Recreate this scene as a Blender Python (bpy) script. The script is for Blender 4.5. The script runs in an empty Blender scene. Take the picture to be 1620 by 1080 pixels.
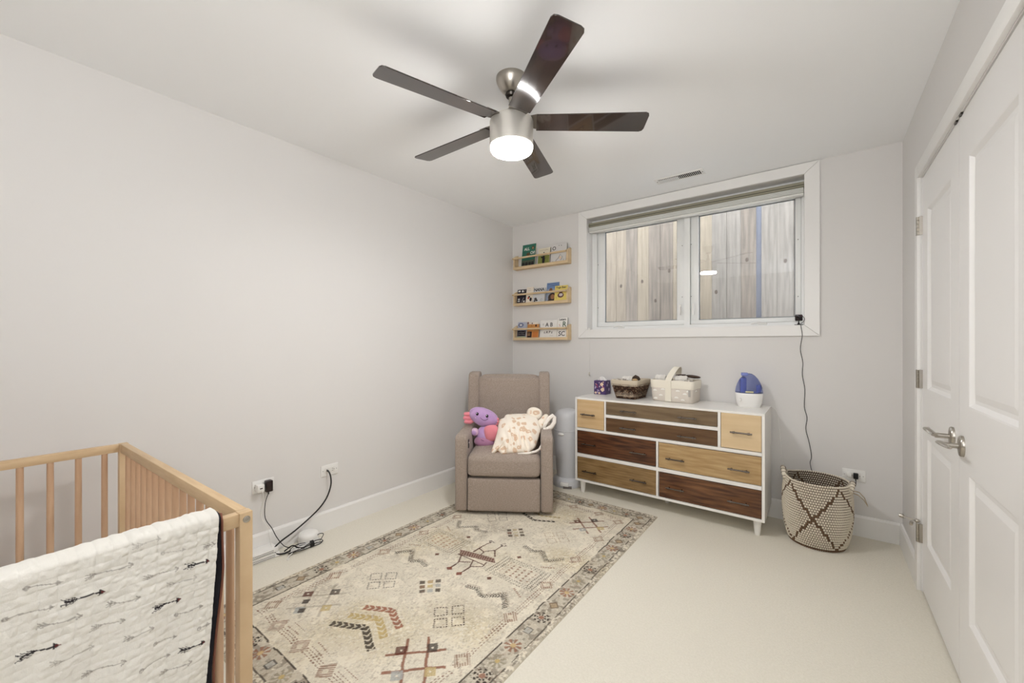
import bpy, bmesh, math, random
import numpy as np
from mathutils import Vector, Matrix
PI = math.pi
sc = bpy.context.scene
col = sc.collection

# ------------------------------------------------------------ camera, world, light, exposure
cam_d = bpy.data.cameras.new('camera'); cam = bpy.data.objects.new('camera', cam_d); col.objects.link(cam)
cam.location = (0, 0, 1.22)
cam.rotation_euler = (PI/2, 0, math.atan2(488, 640))
cam_d.sensor_width = 36; cam_d.lens = 36*640/1620; cam_d.shift_y = 3/1620
cam_d.clip_start = 0.02
sc.camera = cam
sc.view_settings.view_transform = 'Standard'; sc.view_settings.look = 'None'
sc.view_settings.exposure = 1.18; sc.view_settings.gamma = 1.0
sc.view_settings.use_curve_mapping = False
sc.cycles.max_bounces = 14; sc.cycles.diffuse_bounces = 10; sc.cycles.transmission_bounces = 8
w = bpy.data.worlds.new('overcast'); sc.world = w; w.use_nodes = True
w.node_tree.nodes['Background'].inputs[0].default_value = (0.88, 0.94, 1.0, 1)
w.node_tree.nodes['Background'].inputs[1].default_value = 3.5
LAMP = 84.0          # fan lamp diffuser emission
# added fill light behind the camera, tilted up, evens out ceiling and back wall
fd = bpy.data.lights.new('fill_light', 'AREA'); fd.shape = 'DISK'; fd.size = 0.4; fd.energy = 15; fd.color = (.97, .985, 1)
fo = bpy.data.objects.new('fill_light', fd); fo.location = (0.08, -0.85, 1.60); fo.rotation_euler = (PI-.45, 0, .15); col.objects.link(fo)

# ------------------------------------------------------------ helpers
def srgb(h):
    if isinstance(h, str):
        c = [int(h[i:i+2], 16)/255 for i in (0, 2, 4)]
    else:
        c = [x/255 for x in h]
    return tuple(x/12.92 if x <= .04045 else ((x+.055)/1.055)**2.4 for x in c)

MATS = {}
def mat(name, c, rough=.5, metal=0, spec=.5, bump=0, bscale=200, bstretch=(1, 1, 1), c2=None, cscale=5, cstretch=(1, 1, 1), cdetail=4,
        coat=0, trans=0, emis=None, estr=0, attr=None, sheen=0, lo_=.35, hi_=.65, ior=1.45, alpha=1, bdist=.002):
    if name in MATS: return MATS[name]
    m = bpy.data.materials.new(name); m.use_nodes = True
    nt = m.node_tree; N = nt.nodes; L = nt.links; b = N['Principled BSDF']
    b.inputs['Base Color'].default_value = (*c, 1)
    b.inputs['Roughness'].default_value = rough; b.inputs['Metallic'].default_value = metal
    b.inputs['Specular IOR Level'].default_value = spec
    b.inputs['Coat Weight'].default_value = coat; b.inputs['Transmission Weight'].default_value = trans
    b.inputs['Sheen Weight'].default_value = sheen; b.inputs['IOR'].default_value = ior
    b.inputs['Alpha'].default_value = alpha
    if emis: b.inputs['Emission Color'].default_value = (*emis, 1); b.inputs['Emission Strength'].default_value = estr
    tc = N.new('ShaderNodeTexCoord')
    def noise(scale, stretch, detail):
        mp = N.new('ShaderNodeMapping'); mp.inputs['Scale'].default_value = stretch
        L.new(tc.outputs['Object'], mp.inputs[0])
        n = N.new('ShaderNodeTexNoise'); n.inputs['Scale'].default_value = scale; n.inputs['Detail'].default_value = detail
        L.new(mp.outputs[0], n.inputs['Vector']); return n
    src = None
    if attr:
        a = N.new('ShaderNodeAttribute'); a.attribute_name = attr; src = a.outputs['Color']
        L.new(src, b.inputs['Base Color'])
    if c2:
        n = noise(cscale, cstretch, cdetail); r = N.new('ShaderNodeValToRGB')
        r.color_ramp.elements[0].position = lo_; r.color_ramp.elements[1].position = hi_
        r.color_ramp.elements[0].color = (*c, 1); r.color_ramp.elements[1].color = (*c2, 1)
        L.new(n.outputs['Fac'], r.inputs[0])
        if attr:
            mx = N.new('ShaderNodeMix'); mx.data_type = 'RGBA'; mx.blend_type = 'MULTIPLY'; mx.inputs[0].default_value = 1
            L.new(src, mx.inputs[6]); L.new(r.outputs[0], mx.inputs[7]); L.new(mx.outputs[2], b.inputs['Base Color'])
        else:
            L.new(r.outputs[0], b.inputs['Base Color'])
    if bump:
        n = noise(bscale, bstretch, 3); bp = N.new('ShaderNodeBump'); bp.inputs['Strength'].default_value = bump
        bp.inputs['Distance'].default_value = bdist
        L.new(n.outputs['Fac'], bp.inputs['Height']); L.new(bp.outputs[0], b.inputs['Normal'])
    MATS[name] = m; return m

class B:
    """collects primitives into one mesh"""
    def __init__(s): s.v = []; s.f = []
    def add(s, vs, fs, M=None):
        o = len(s.v)
        for p in vs:
            q = Vector(p)
            if M is not None: q = M @ q
            s.v.append(tuple(q))
        s.f += [tuple(i+o for i in f) for f in fs]; return s
    def box(s, x0, x1, y0, y1, z0, z1, bev=0, seg=2, M=None):
        if x0 > x1: x0, x1 = x1, x0
        if y0 > y1: y0, y1 = y1, y0
        if z0 > z1: z0, z1 = z1, z0
        vs = [(x, y, z) for z in (z0, z1) for y in (y0, y1) for x in (x0, x1)]
        fs = [(0, 2, 3, 1), (4, 5, 7, 6), (0, 1, 5, 4), (2, 6, 7, 3), (0, 4, 6, 2), (1, 3, 7, 5)]
        if bev:
            bm = bmesh.new(); vv = [bm.verts.new(p) for p in vs]
            for f in fs: bm.faces.new([vv[i] for i in f])
            bmesh.ops.bevel(bm, geom=bm.edges[:], offset=min(bev, .49*min(x1-x0, y1-y0, z1-z0)), segments=seg, profile=.5, affect='EDGES', clamp_overlap=True)
            bm.verts.index_update()
            vs = [v.co[:] for v in bm.verts]; fs = [[v.index for v in f.verts] for f in bm.faces]; bm.free()
        return s.add(vs, fs, M)
    def prism(s, poly, a0, a1, axis='x', bev=0, seg=2, M=None):
        n = len(poly)
        def P(p, a):
            if axis == 'x': return (a, p[0], p[1])
            if axis == 'y': return (p[0], a, p[1])
            return (p[0], p[1], a)
        vs = [P(p, a0) for p in poly]+[P(p, a1) for p in poly]
        fs = [tuple(range(n-1, -1, -1)), tuple(range(n, 2*n))]+[(i, (i+1) % n, n+(i+1) % n, n+i) for i in range(n)]
        bm = bmesh.new(); vv = [bm.verts.new(p) for p in vs]
        for f in fs: bm.faces.new([vv[i] for i in f])
        bmesh.ops.recalc_face_normals(bm, faces=bm.faces[:])
        if bev: bmesh.ops.bevel(bm, geom=bm.edges[:], offset=bev, segments=seg, profile=.5, affect='EDGES', clamp_overlap=True)
        bm.verts.index_update()
        vs = [v.co[:] for v in bm.verts]; fs = [[v.index for v in f.verts] for f in bm.faces]; bm.free()
        return s.add(vs, fs, M)
    def tube(s, pts, r, seg=8, cap=True, flat=None):
        P = [Vector(p) for p in pts]; n = len(P)
        R = r if isinstance(r, (list, tuple)) else [r]*n
        T = []
        for i in range(n):
            t = P[min(i+1, n-1)]-P[max(i-1, 0)]; T.append(t.normalized() if t.length > 1e-9 else Vector((0, 0, 1)))
        up = Vector((0, 0, 1)) if abs(T[0].z) < .9 else Vector((1, 0, 0))
        a = T[0].cross(up).normalized(); vs = []; fs = []
        for i in range(n):
            a = (a-T[i]*a.dot(T[i])).normalized(); b = T[i].cross(a)
            for k in range(seg):
                th = 2*PI*k/seg; vs.append(P[i]+(a*math.cos(th)+b*math.sin(th)*(flat or 1))*R[i])
        for i in range(n-1):
            for k in range(seg):
                k2 = (k+1) % seg; fs.append((i*seg+k, i*seg+k2, (i+1)*seg+k2, (i+1)*seg+k))
        if cap: fs.append(tuple(range(seg-1, -1, -1))); fs.append(tuple((n-1)*seg+k for k in range(seg)))
        return s.add(vs, fs)
    def lathe(s, prof, seg=32, c=(0, 0, 0), sx=1, sy=1, M=None, fn=None):
        vs = []; fs = []; n = len(prof)
        for r, z in prof:
            for k in range(seg):
                th = 2*PI*k/seg; q = fn(th) if fn else 1
                vs.append((c[0]+r*q*sx*math.cos(th), c[1]+r*q*sy*math.sin(th), c[2]+z))
        for i in range(n-1):
            for k in range(seg):
                k2 = (k+1) % seg; fs.append((i*seg+k, i*seg+k2, (i+1)*seg+k2, (i+1)*seg+k))
        if prof[0][0] > 1e-6: fs.append(tuple(range(seg-1, -1, -1)))
        if prof[-1][0] > 1e-6: fs.append(tuple((n-1)*seg+k for k in range(seg)))
        return s.add(vs, fs, M)
    def ball(s, c, r, seg=24, rings=12, M=None, fn=None):
        if not isinstance(r, (tuple, list)): r = (r, r, r)
        vs = []; fs = []
        for i in range(rings+1):
            ph = PI*i/rings
            for k in range(seg):
                th = 2*PI*k/seg
                d = Vector((math.sin(ph)*math.cos(th), math.sin(ph)*math.sin(th), -math.cos(ph)))
                q = fn(d) if fn else 1
                p = Vector((d.x*r[0], d.y*r[1], d.z*r[2]))*q
                if M is not None: p = M @ p
                vs.append(p+Vector(c))
        for i in range(rings):
            for k in range(seg):
                k2 = (k+1) % seg; fs.append((i*seg+k, i*seg+k2, (i+1)*seg+k2, (i+1)*seg+k))
        return s.add(vs, fs)
    def obj(s, name, m, parent=None, smooth=True, ang=35, label=None, loc=None, weld=True):
        me = bpy.data.meshes.new(name); me.from_pydata(s.v, [], s.f)
        bm = bmesh.new(); bm.from_mesh(me)
        if weld: bmesh.ops.remove_doubles(bm, verts=bm.verts[:], dist=1e-6)
        bmesh.ops.recalc_face_normals(bm, faces=bm.faces[:]); bm.to_mesh(me); bm.free()
        if smooth:
            me.polygons.foreach_set('use_smooth', [True]*len(me.polygons)); me.set_sharp_from_angle(angle=math.radians(ang))
        if m: me.materials.append(m)
        o = bpy.data.objects.new(name, me); col.objects.link(o)
        if parent: o.parent = parent
        if loc: o.location = loc
        if label: o['label'] = label
        return o

def thing(name, label, cat, loc=(0, 0, 0), rz=0, group=None):
    o = bpy.data.objects.new(name, None); col.objects.link(o); o.empty_display_size = .05
    o.location = loc; o.rotation_euler = (0, 0, rz); o['label'] = label; o['category'] = cat
    if group: o['group'] = group
    return o
def tag(o, label, cat, group=None):
    o['label'] = label; o['category'] = cat
    if group: o['group'] = group
    return o
def adopt(o, root):
    M = Matrix.Translation(root.location) @ Matrix.Rotation(root.rotation_euler.z, 4, 'Z')
    o.data.transform(M.inverted()); o.parent = root; return o
def struct(o): o['kind'] = 'structure'; return o
def grid(name, X, Y, Z, m, parent=None, colr=None, smooth=True, close=None):
    """mesh from 2D arrays of coordinates, optional linear colour per point"""
    h, w_ = X.shape; me = bpy.data.meshes.new(name)
    co = np.stack([X, Y, Z], -1).reshape(-1, 3)
    i = np.arange((h-1)*(w_-1)); r = i//(w_-1); c = i % (w_-1); a = r*w_+c
    F = np.stack([a, a+1, a+w_+1, a+w_], 1)
    me.vertices.add(h*w_); me.vertices.foreach_set('co', co.ravel().astype(np.float32))
    me.loops.add(len(F)*4); me.loops.foreach_set('vertex_index', F.ravel().astype(np.int32))
    me.polygons.add(len(F)); me.polygons.foreach_set('loop_start', (np.arange(len(F))*4).astype(np.int32))
    me.polygons.foreach_set('loop_total', np.full(len(F), 4, np.int32))
    me.update(calc_edges=True); me.validate()
    me.polygons.foreach_set('use_smooth', [smooth]*len(F))
    if colr is not None:
        ca = me.color_attributes.new('Col', 'FLOAT_COLOR', 'POINT')
        cc = np.concatenate([colr.reshape(-1, 3), np.ones((h*w_, 1))], 1); ca.data.foreach_set('color', cc.ravel().astype(np.float32))
    me.materials.append(m)
    o = bpy.data.objects.new(name, me); col.objects.link(o)
    if parent: o.parent = parent
    return o
def text(name, s, size, m, parent, M, ext=.0004, bold=0):
    cu = bpy.data.curves.new(name, 'FONT'); cu.body = s; cu.size = size; cu.extrude = ext; cu.align_x = 'CENTER'; cu.align_y = 'CENTER'
    cu.offset = bold; cu.resolution_u = 3
    t = bpy.data.objects.new('tmp', cu); me = bpy.data.meshes.new_from_object(t); me.name = name
    bpy.data.objects.remove(t); me.transform(M); me.materials.append(m)
    o = bpy.data.objects.new(name, me); col.objects.link(o); o.parent = parent; return o
def FY(x, y, z, s=1): # plane facing -Y, text upright
    return Matrix.Translation((x, y, z)) @ Matrix.Rotation(PI/2, 4, 'X')

# ------------------------------------------------------------ materials
wall_m = mat('painted_wall', srgb((218, 216, 214)), .6, bump=.05, bscale=60)
ceil_m = mat('painted_ceiling', srgb((242, 243, 244)), .7, bump=.05, bscale=60)
trim_m = mat('white_trim_paint', srgb((232, 231, 229)), .35)
door_m = mat('white_door_paint', srgb((232, 231, 230)), .35)
carpet_m = mat('cream_carpet', srgb((222, 217, 203)), .95, bump=.6, bscale=350, c2=srgb((228, 223, 210)), cscale=120, bdist=.004, spec=.1)
nickel = mat('brushed_nickel', srgb((178, 172, 163)), .28, 1)
dark_metal = mat('dark_metal', srgb((70, 66, 62)), .3, 1)
black = mat('black_plastic', srgb((18, 17, 19)), .4)
white_p = mat('white_plastic', srgb((232, 231, 228)), .35)
crib_m = mat('beech_wood', srgb((208, 182, 146)), .5, c2=srgb((194, 166, 130)), cscale=6, cstretch=(6, 1, 1), bump=.03, bscale=80)
crib_v = mat('beech_wood_spindle', srgb((208, 178, 148)), .5, c2=srgb((190, 154, 124)), cscale=8, cstretch=(4, 4, .6))

# ------------------------------------------------------------ room
LX, RX, BY, FYW, H = -2.57, .395, 3.38, -1.3, 2.44
struct(B().box(LX-.1, RX+.3, FYW-.1, BY+.1, -.1, 0).obj('floor', carpet_m, smooth=False))
struct(B().box(LX-.1, RX+.3, FYW-.1, BY+.1, H, H+.1).obj('ceiling', ceil_m, smooth=False))
struct(B().box(LX-.1, LX, FYW-.1, BY+.25, 0, H).obj('wall_left', wall_m, smooth=False))
struct(B().box(LX, RX+.3, FYW-.1, FYW, 0, H).obj('wall_front', wall_m, smooth=False))
WX0, WX1, WZ0, WZ1 = -1.705, -.087, 1.345, 2.362
b = B()
b.box(LX, WX0, BY, BY+.25, 0, H).box(WX1, RX+.3, BY, BY+.25, 0, H).box(WX0, WX1, BY, BY+.25, 0, WZ0).box(WX0, WX1, BY, BY+.25, WZ1, H)
struct(b.obj('wall_back', wall_m, smooth=False))
DY0, DY1, DZ = 1.475, 2.805, 2.03
b = B()
b.box(RX, RX+.12, DY1+.015, BY, 0, H).box(RX, RX+.12, FYW, DY0-.015, 0, H).box(RX, RX+.12, DY0-.015, DY1+.015, DZ+.015, H).box(RX+.2, RX+.3, FYW, BY, 0, H)  # outermost slab is an unseen backing that stops light leaking past the doors
struct(b.obj('wall_right', wall_m, smooth=False))

def baseboard(name, poly_pts, axis):
    pass
b = B().prism([(0, 0), (.014, 0), (.014, .118), (.008, .13), (0, .13)], FYW, BY, 'y'); o = b.obj('baseboard_left', trim_m, ang=20); o.location = (LX, 0, 0); struct(o)
b = B().prism([(0, 0), (-.014, 0), (-.014, .118), (-.008, .13), (0, .13)], LX+.014, RX-.012, 'x'); o = b.obj('baseboard_back', trim_m, ang=20); o.location = (0, BY, 0); struct(o)
b = B().prism([(0, 0), (-.014, 0), (-.014, .118), (-.008, .13), (0, .13)], 2.876, BY, 'y')
b.prism([(0, 0), (-.014, 0), (-.014, .118), (-.008, .13), (0, .13)], FYW, 1.40, 'y')
o = b.obj('baseboard_right', trim_m, ang=20); o.location = (RX, 0, 0); struct(o)

# door casing + jamb
t = struct(bpy.data.objects.new('trim_1', None)); col.objects.link(t)
b = B().box(RX-.015, RX, DY1+.005, DY1+.07, 0, DZ+.075, .002); b.obj('side_casing', trim_m, t)
b = B().box(RX-.015, RX, DY0-.07, DY0-.005, 0, DZ+.075, .002); b.obj('side_casing', trim_m, t)
b = B().box(RX-.015, RX, DY0-.005, DY1+.005, DZ+.008, DZ+.075, .002); b.obj('head_casing', trim_m, t)
b = B().box(RX, RX+.11, DY1+.002, DY1+.015, 0, DZ+.015).box(RX, RX+.11, DY0-.015, DY0-.002, 0, DZ+.015).box(RX, RX+.11, DY0-.002, DY1+.002, DZ+.004, DZ+.015)
b.obj('jamb', trim_m, t)

# door leaves: stiles, rails and two recessed raised panels
def leaf(name, y0, y1, px0, px1):
    t = struct(bpy.data.objects.new(name, None)); col.objects.link(t)
    x0, x1 = RX+.004, RX+.039; zs = [(.262, .775), (1.0, 1.86)]
    b = B()
    b.box(x0, x1, y0, px0, .01, DZ).box(x0, x1, px1, y1, .01, DZ)
    b.box(x0, x1, px0, px1, .01, zs[0][0]).box(x0, x1, px0, px1, zs[0][1], zs[1][0]).box(x0, x1, px0, px1, zs[1][1], DZ)
    b.obj('door_frame', door_m, t, smooth=False)
    for z0, z1 in zs:
        b = B(); d = .012; vs = []
        # sloped moulding down to recess, flat, then gentle raised field
        rings = [(0, 0), (.006, .001), (.018, d), (.030, d), (.052, d-.006)]
        for ins, dep in rings:
            vs += [(x0+dep, px0+ins, z0+ins), (x0+dep, px1-ins, z0+ins), (x0+dep, px1-ins, z1-ins), (x0+dep, px0+ins, z1-ins)]
        fs = []
        for r in range(len(rings)-1):
            for k in range(4): fs.append((r*4+k, r*4+(k+1) % 4, r*4+4+(k+1) % 4, r*4+4+k))
        fs.append(tuple((len(rings)-1)*4+k for k in range(4)))
        b.add(vs, fs); b.obj('panel', door_m, t, smooth=False)
    return t
dl = leaf('door_1', 2.143, DY1, 2.26, 2.70); dr = leaf('door_2', DY0, 2.139, 1.59, 2.03)
def lever(parent, y, z, s):
    b = B(); X = RX+.004
    # oval rosette
    prof = [(.0, 0), (.7, 0), (.95, .003), (1, .008), (.96, .011)]
    M = Matrix.Translation((X, y, z)) @ Matrix.Rotation(-PI/2, 4, 'Y')
    b.lathe([(.030*r, h) for r, h in [(1, 0), (1, .006), (.93, .010), (.6, .012), (0, .0125)]], 24, sx=1.25, sy=.95, M=M)
    h = b.obj('handle', nickel, parent, ang=50)
    b = B()
    b.tube([(X-.008, y, z), (X-.05, y, z)], .0095, 12)
    pts = []; R = []
    for i in range(17):
        u = i/16; pts.append((X-.052-.012*math.sin(u*PI), y+s*(-.012+.122*u), z+.002+.010*math.sin(u*PI*1.1)-.0*u+(.010*(u**3)))); R.append(.0105*(1-.35*u)+.003*math.sin(PI*u))
    b.tube(pts, R, 10, flat=.55)
    b.obj('lever', nickel, h, ang=60)
lever(dl, 2.222, .868, 1); lever(dr, 2.092, .858, -1)
def hinge(z, stop=False):
    b = B(); y = DY1+.004; X = RX-.006
    for k in range(5): b.tube([(X-.006, y, z-.045+k*.018), (X-.006, y, z-.045+k*.018+.0165)], .007, 10)
    b.box(X-.002, X+.011, y-.010, y-.001, z-.045, z+.045).box(X-.012, X-.008, y+.001, y+.012, z-.045, z+.045)
    h = b.obj('hinge', nickel, dl)
    if stop:
        b = B().ball((X-.008, y-.002, z+.058), (.011, .011, .009)).tube([(X-.008, y, z+.056), (X-.055, y+.02, z+.060)], .0035, 8)
        b.tube([(X-.055, y+.02, z+.060), (X-.068, y+.026, z+.061)], .010, 12).tube([(X-.03, y-.012, z+.05), (X-.034, y-.03, z+.044)], .007, 10)
        b.obj('door_stop', nickel, h)
hinge(1.80); hinge(1.045); hinge(.285, True)
for y in (2.17, 2.105):
    B().box(RX-.002, RX+.02, y-.014, y+.014, DZ-.003, DZ+.004).obj('roller_catch', dark_metal, dl if y > 2.14 else dr)

# ------------------------------------------------------------ window
win = struct(bpy.data.objects.new('window_1', None)); col.objects.link(win)
GY = BY+.15
OX0, OX1, OZ0, OZ1 = -1.79, -.003, 1.270, 2.436
def casing(poly, name='casing_board'):
    B().prism(poly, BY-.018, BY, 'y', bev=.002, seg=1).obj(name, trim_m, win)
g = .0006
casing([(OX0+g, OZ0), (OX1-g, OZ0), (WX1-g, WZ0-.0), (WX0+g, WZ0-.0)])
casing([(OX0+g, OZ1), (WX0+g, WZ1), (WX1-g, WZ1), (OX1-g, OZ1)])
casing([(OX0, OZ0+g), (WX0, WZ0+g), (WX0, WZ1-g), (OX0, OZ1-g)])
casing([(OX1, OZ0+g), (OX1, OZ1-g), (WX1, WZ1-g), (WX1, WZ0+g)])
vin = mat('white_vinyl', srgb((232, 233, 232)), .3)
b = B()  # outer frame in recess
fy0, fy1 = GY-.05, GY+.03
b.box(WX0, WX1, fy0, fy1, WZ0, WZ0+.028).box(WX0, WX1, fy0, fy1, WZ1-.06, WZ1).box(WX0, WX0+.045, fy0+.001, fy1-.001, WZ0+.027, WZ1-.059).box(WX1-.02, WX1, fy0+.001, fy1-.001, WZ0+.027, WZ1-.059)
b.box(-.885, -.842, fy0+.001, fy1-.001, WZ0+.027, WZ1-.059)
b.obj('window_frame', vin, win, smooth=False)
glass = mat('window_glass', (1, 1, 1), 0, trans=1, ior=1.45)
def sash(px0, px1, pz0, pz1, sx0, sx1, sz0, sz1):
    b = B(); y0, y1 = GY-.028, GY+.012
    def bar(*a): b.box(*a, .003)
    bar(sx0, sx1, y0, y1, sz0, pz0); bar(sx0, sx1, y0, y1, pz1, sz1); bar(sx0, px0, y0, y1, pz0-.001, pz1+.001); bar(px1, sx1, y0, y1, pz0-.001, pz1+.001)
    s = b.obj('sash', vin, win)
    b = B(); d = .006; yb = GY-.006
    gk = [(px0, px1, pz0, pz0+d), (px0, px1, pz1-d, pz1), (px0, px0+d, pz0, pz1), (px1-d, px1, pz0, pz1)]
    for a in gk: b.box(a[0], a[1], yb-.004, yb+.004, a[2], a[3])
    b.obj('gasket', mat('grey_gasket', srgb((120, 124, 128)), .6), s, smooth=False)
    B().box(px0-.001, px1+.001, GY-.002, GY+.002, pz0-.001, pz1+.001).obj('pane', glass, s, smooth=False)
sash(-1.592, -.948, 1.414, 2.250, -1.658, -.888, WZ0+.03, 2.30)
sash(-.781, -.143, 1.408, 2.250, -.839, -.108, WZ0+.03, 2.30)
for x in (-.915, -.815):   # sash locks on the centre post
    b = B().box(x-.009, x+.009, GY-.056, GY-.048, 1.47, 1.54, .003).box(x-.005, x+.005, GY-.072, GY-.056, 1.45, 1.52, .003)
    b.obj('sash_lock', white_p, win)
for x in (-1.42, -.34):
    b = B().box(x-.03, x+.03, GY-.058, GY-.046, WZ0+.012, WZ0+.03, .003).tube([(x+.02, GY-.06, WZ0+.026), (x-.02, GY-.068, WZ0+.034), (x-.07, GY-.07, WZ0+.022)], .005, 8)
    b.obj('crank_handle', white_p, win)
for x, z in ((-1.645, 1.55), (-1.645, 1.95), (-.125, 1.55), (-.125, 1.95), (-.90, 2.02), (-.83, 2.02), (-.90, 1.60), (-.83, 1.60)):
    B().tube([(x, GY-.0525, z), (x, GY-.0495, z)], .003, 8).obj('screw', dark_metal, win)
# cellular shade raised to the top
blind = thing('window_blind', 'raised white pleated blind with taupe head rail at window top', 'blind', (0, 0, 0))
B().box(WX0+.003, WX1-.003, BY+.02, BY+.075, 2.290, 2.325, .003).obj('head_rail', mat('taupe_rail', srgb((150, 146, 128)), .5), blind)
B().box(WX0+.003, WX1-.003, BY+.016, BY+.022, 2.300, 2.306).obj('rail_lip', mat('dark_olive_rail', srgb((96, 92, 78)), .5), blind)
pl = mat('pleated_fabric', srgb((226, 227, 224)), .8)
b = B()
for k in range(5):
    z = 2.286-k*.007; b.prism([(BY+.022, z), (BY+.070, z), (BY+.074, z-.0035), (BY+.070, z-.006), (BY+.022, z-.006), (BY+.018, z-.0035)], WX0+.006, WX1-.006, 'x')
b.obj('pleat_stack', pl, blind, smooth=False)
B().box(WX0+.006, WX1-.006, BY+.022, BY+.07, 2.238, 2.249, .002).obj('bottom_rail', white_p, blind)
b = B().tube([(-1.676, BY-.021, 1.35), (-1.676, BY-.021, .955)], .0012, 6); cord = b.obj('pull_cord', white_p, blind)
B().lathe([(.002, .03), (.006, .022), (.008, .008), (.006, 0)], 12, c=(-1.676, BY-.021, .93)).obj('cord_tassel', mat('tassel', srgb((205, 200, 190)), .5), cord)
B().box(-1.685, -1.667, BY-.026, BY-.018, 1.335, 1.36, .002).obj('cord_cleat', white_p, blind)

# ------------------------------------------------------------ outside: plank fence and ground
fence = thing('plank_fence', 'weathered grey wooden plank fence standing outside the window', 'fence', (0, 4.6, 0))
def plankm(i, c, c2):
    return mat('weathered_plank_%d' % i, srgb(c), .85, c2=srgb(c2), cscale=3, cstretch=(14, 1, 1), cdetail=8, bump=.3, bscale=20, bstretch=(12, 1, 1))
PM = [plankm(0, (94, 85, 74), (112, 102, 89)), plankm(1, (82, 75, 68), (102, 93, 84)), plankm(2, (90, 85, 79), (108, 102, 95)), plankm(3, (102, 93, 80), (118, 108, 94))]
knot_m = mat('knot', srgb((64, 54, 46)), .8)
edges = [-2.72, -2.59, -2.46, -2.33, -2.20, -2.069, -1.943, -1.821, -1.684, -1.552, -1.425, -1.285, -1.155, -1.018, -.897, -.761, -.632, -.502, None, -.457, -.33, -.198, -.07, .06, .19, .32]
mi = [2, 1, 0, 3, 1, 0, 0, 1, 3, 1, 1, 3, 0, 3, 2, 2, 1, None, None, 2, 2, 1, 0, 1, 2]
random.seed(4); kn = {8: (.42, 1.93), 9: (.6, 1.7), 10: (.7, 2.02), 16: (.4, 2.05), 20: (.5, 2.0), 6: (.5, 1.9), 14: (.3, 1.75)}
for i in range(len(edges)-1):
    a, b_ = edges[i], edges[i+1]
    if a is None or b_ is None: continue
    j = random.uniform(-.004, .004)
    p = B().box(a+.0002, b_-.0002, j, j+.018, .55, 3.1, .0016, 1).obj('plank', PM[mi[i] if mi[i] is not None else 2], fence)
    if i in kn:
        u, z = kn[i]; B().ball((a+(b_-a)*u, j-.0005, z), (.014, .003, .021), 12, 6).obj('knot', knot_m, p)
B().box(-.505, -.452, .03, .09, .3, 3.15).obj('post', mat('grey_post', srgb((96, 99, 110)), .6), fence)
for z in (.8, 2.75): B().box(-2.7, .32, .02, .055, z, z+.09).obj('rail', PM[1], fence)
B().box(-3.2, 1.0, BY+.25, 6.5, .2, .56).obj('gravel_ground', mat('gravel', srgb((204, 202, 198)), .95, c2=srgb((222, 220, 216)), cscale=60), None)  # unseen ground, kept pale to bounce daylight up to the ceiling
tag(bpy.data.objects['gravel_ground'], 'grey gravel ground outside at the foot of the plank fence', 'ground'); bpy.data.objects['gravel_ground']['kind'] = 'structure'

# ------------------------------------------------------------ ceiling vent
vent = thing('ceiling_vent', 'white metal ceiling air vent in front of the window', 'vent', (-.82, 3.09, H))
B().box(-.17, .17, -.055, .055, -.006, -.0005, .002).obj('frame', trim_m, vent)
B().box(-.145, .145, -.032, .032, -.0068, -.0060).obj('duct_opening', mat('duct_dark', srgb((40, 40, 42)), .8), vent)
for k in range(24):
    x = -.14+k*.012; s = -1 if k < 12 else 1
    M = Matrix.Translation((x, 0, -.009)) @ Matrix.Rotation(s*.75, 4, 'Y')
    if k == 0 or k == 12: bb = B().box(-.0006 if False else -.0055, .0055, -.032, .032, -.0006, .0006, M=M)
    o = bb.obj('louver', trim_m, vent, smooth=False) if k in (0, 12) else None
    if o is None:
        o = last.copy(); col.objects.link(o)
        o.location = ((k-(0 if k < 12 else 12))*.012, 0, 0)
    else: last = o
for x in (-.157, .157): B().ball((x, 0, -.0065), (.004, .004, .002), 8, 6).obj('screw', dark_metal, vent)

# ------------------------------------------------------------ ceiling fan
fan = thing('ceiling_fan', 'five-blade ceiling fan with dark glossy blades, nickel body and lit round lamp', 'ceiling fan', (-1.13, 1.478, 0))
B().lathe([(.070, 2.44), (.071, 2.432), (.068, 2.418), (.060, 2.400), (.048, 2.382), (.036, 2.370), (.028, 2.367)], 40).obj('canopy', nickel, fan)
B().lathe([(.027, 2.368), (.029, 2.362), (.025, 2.352), (.013, 2.348)], 24).obj('collar', dark_metal, fan)
B().tube([(0, 0, 2.365), (0, 0, 2.25)], .0125, 16).obj('downrod', nickel, fan)
B().lathe([(.018, 2.295), (.022, 2.285), (.028, 2.268), (.058, 2.252), (.066, 2.248)], 32).obj('coupling', nickel, fan)
B().lathe([(.06, 2.250), (.088, 2.248), (.097, 2.242), (.100, 2.232), (.100, 2.124), (.097, 2.121)], 48).obj('motor_housing', mat('satin_nickel', srgb((214, 210, 203)), .42, .55), fan, ang=40)
B().lathe([(.097, 2.123), (.0965, 2.110), (.092, 2.102), (.07, 2.099), (0, 2.098)], 48).obj('light_diffuser', mat('lamp_diffuser', (1, 1, 1), .5, emis=(1, .985, .975), estr=LAMP), fan)
blade_m = mat('dark_gloss_blade', srgb((40, 33, 30)), .12, coat=.7, c2=srgb((54, 42, 36)), cscale=4, cstretch=(1, 9, 1))
iron_m = mat('blade_arm_metal', srgb((132, 128, 122)), .3, .9)
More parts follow.
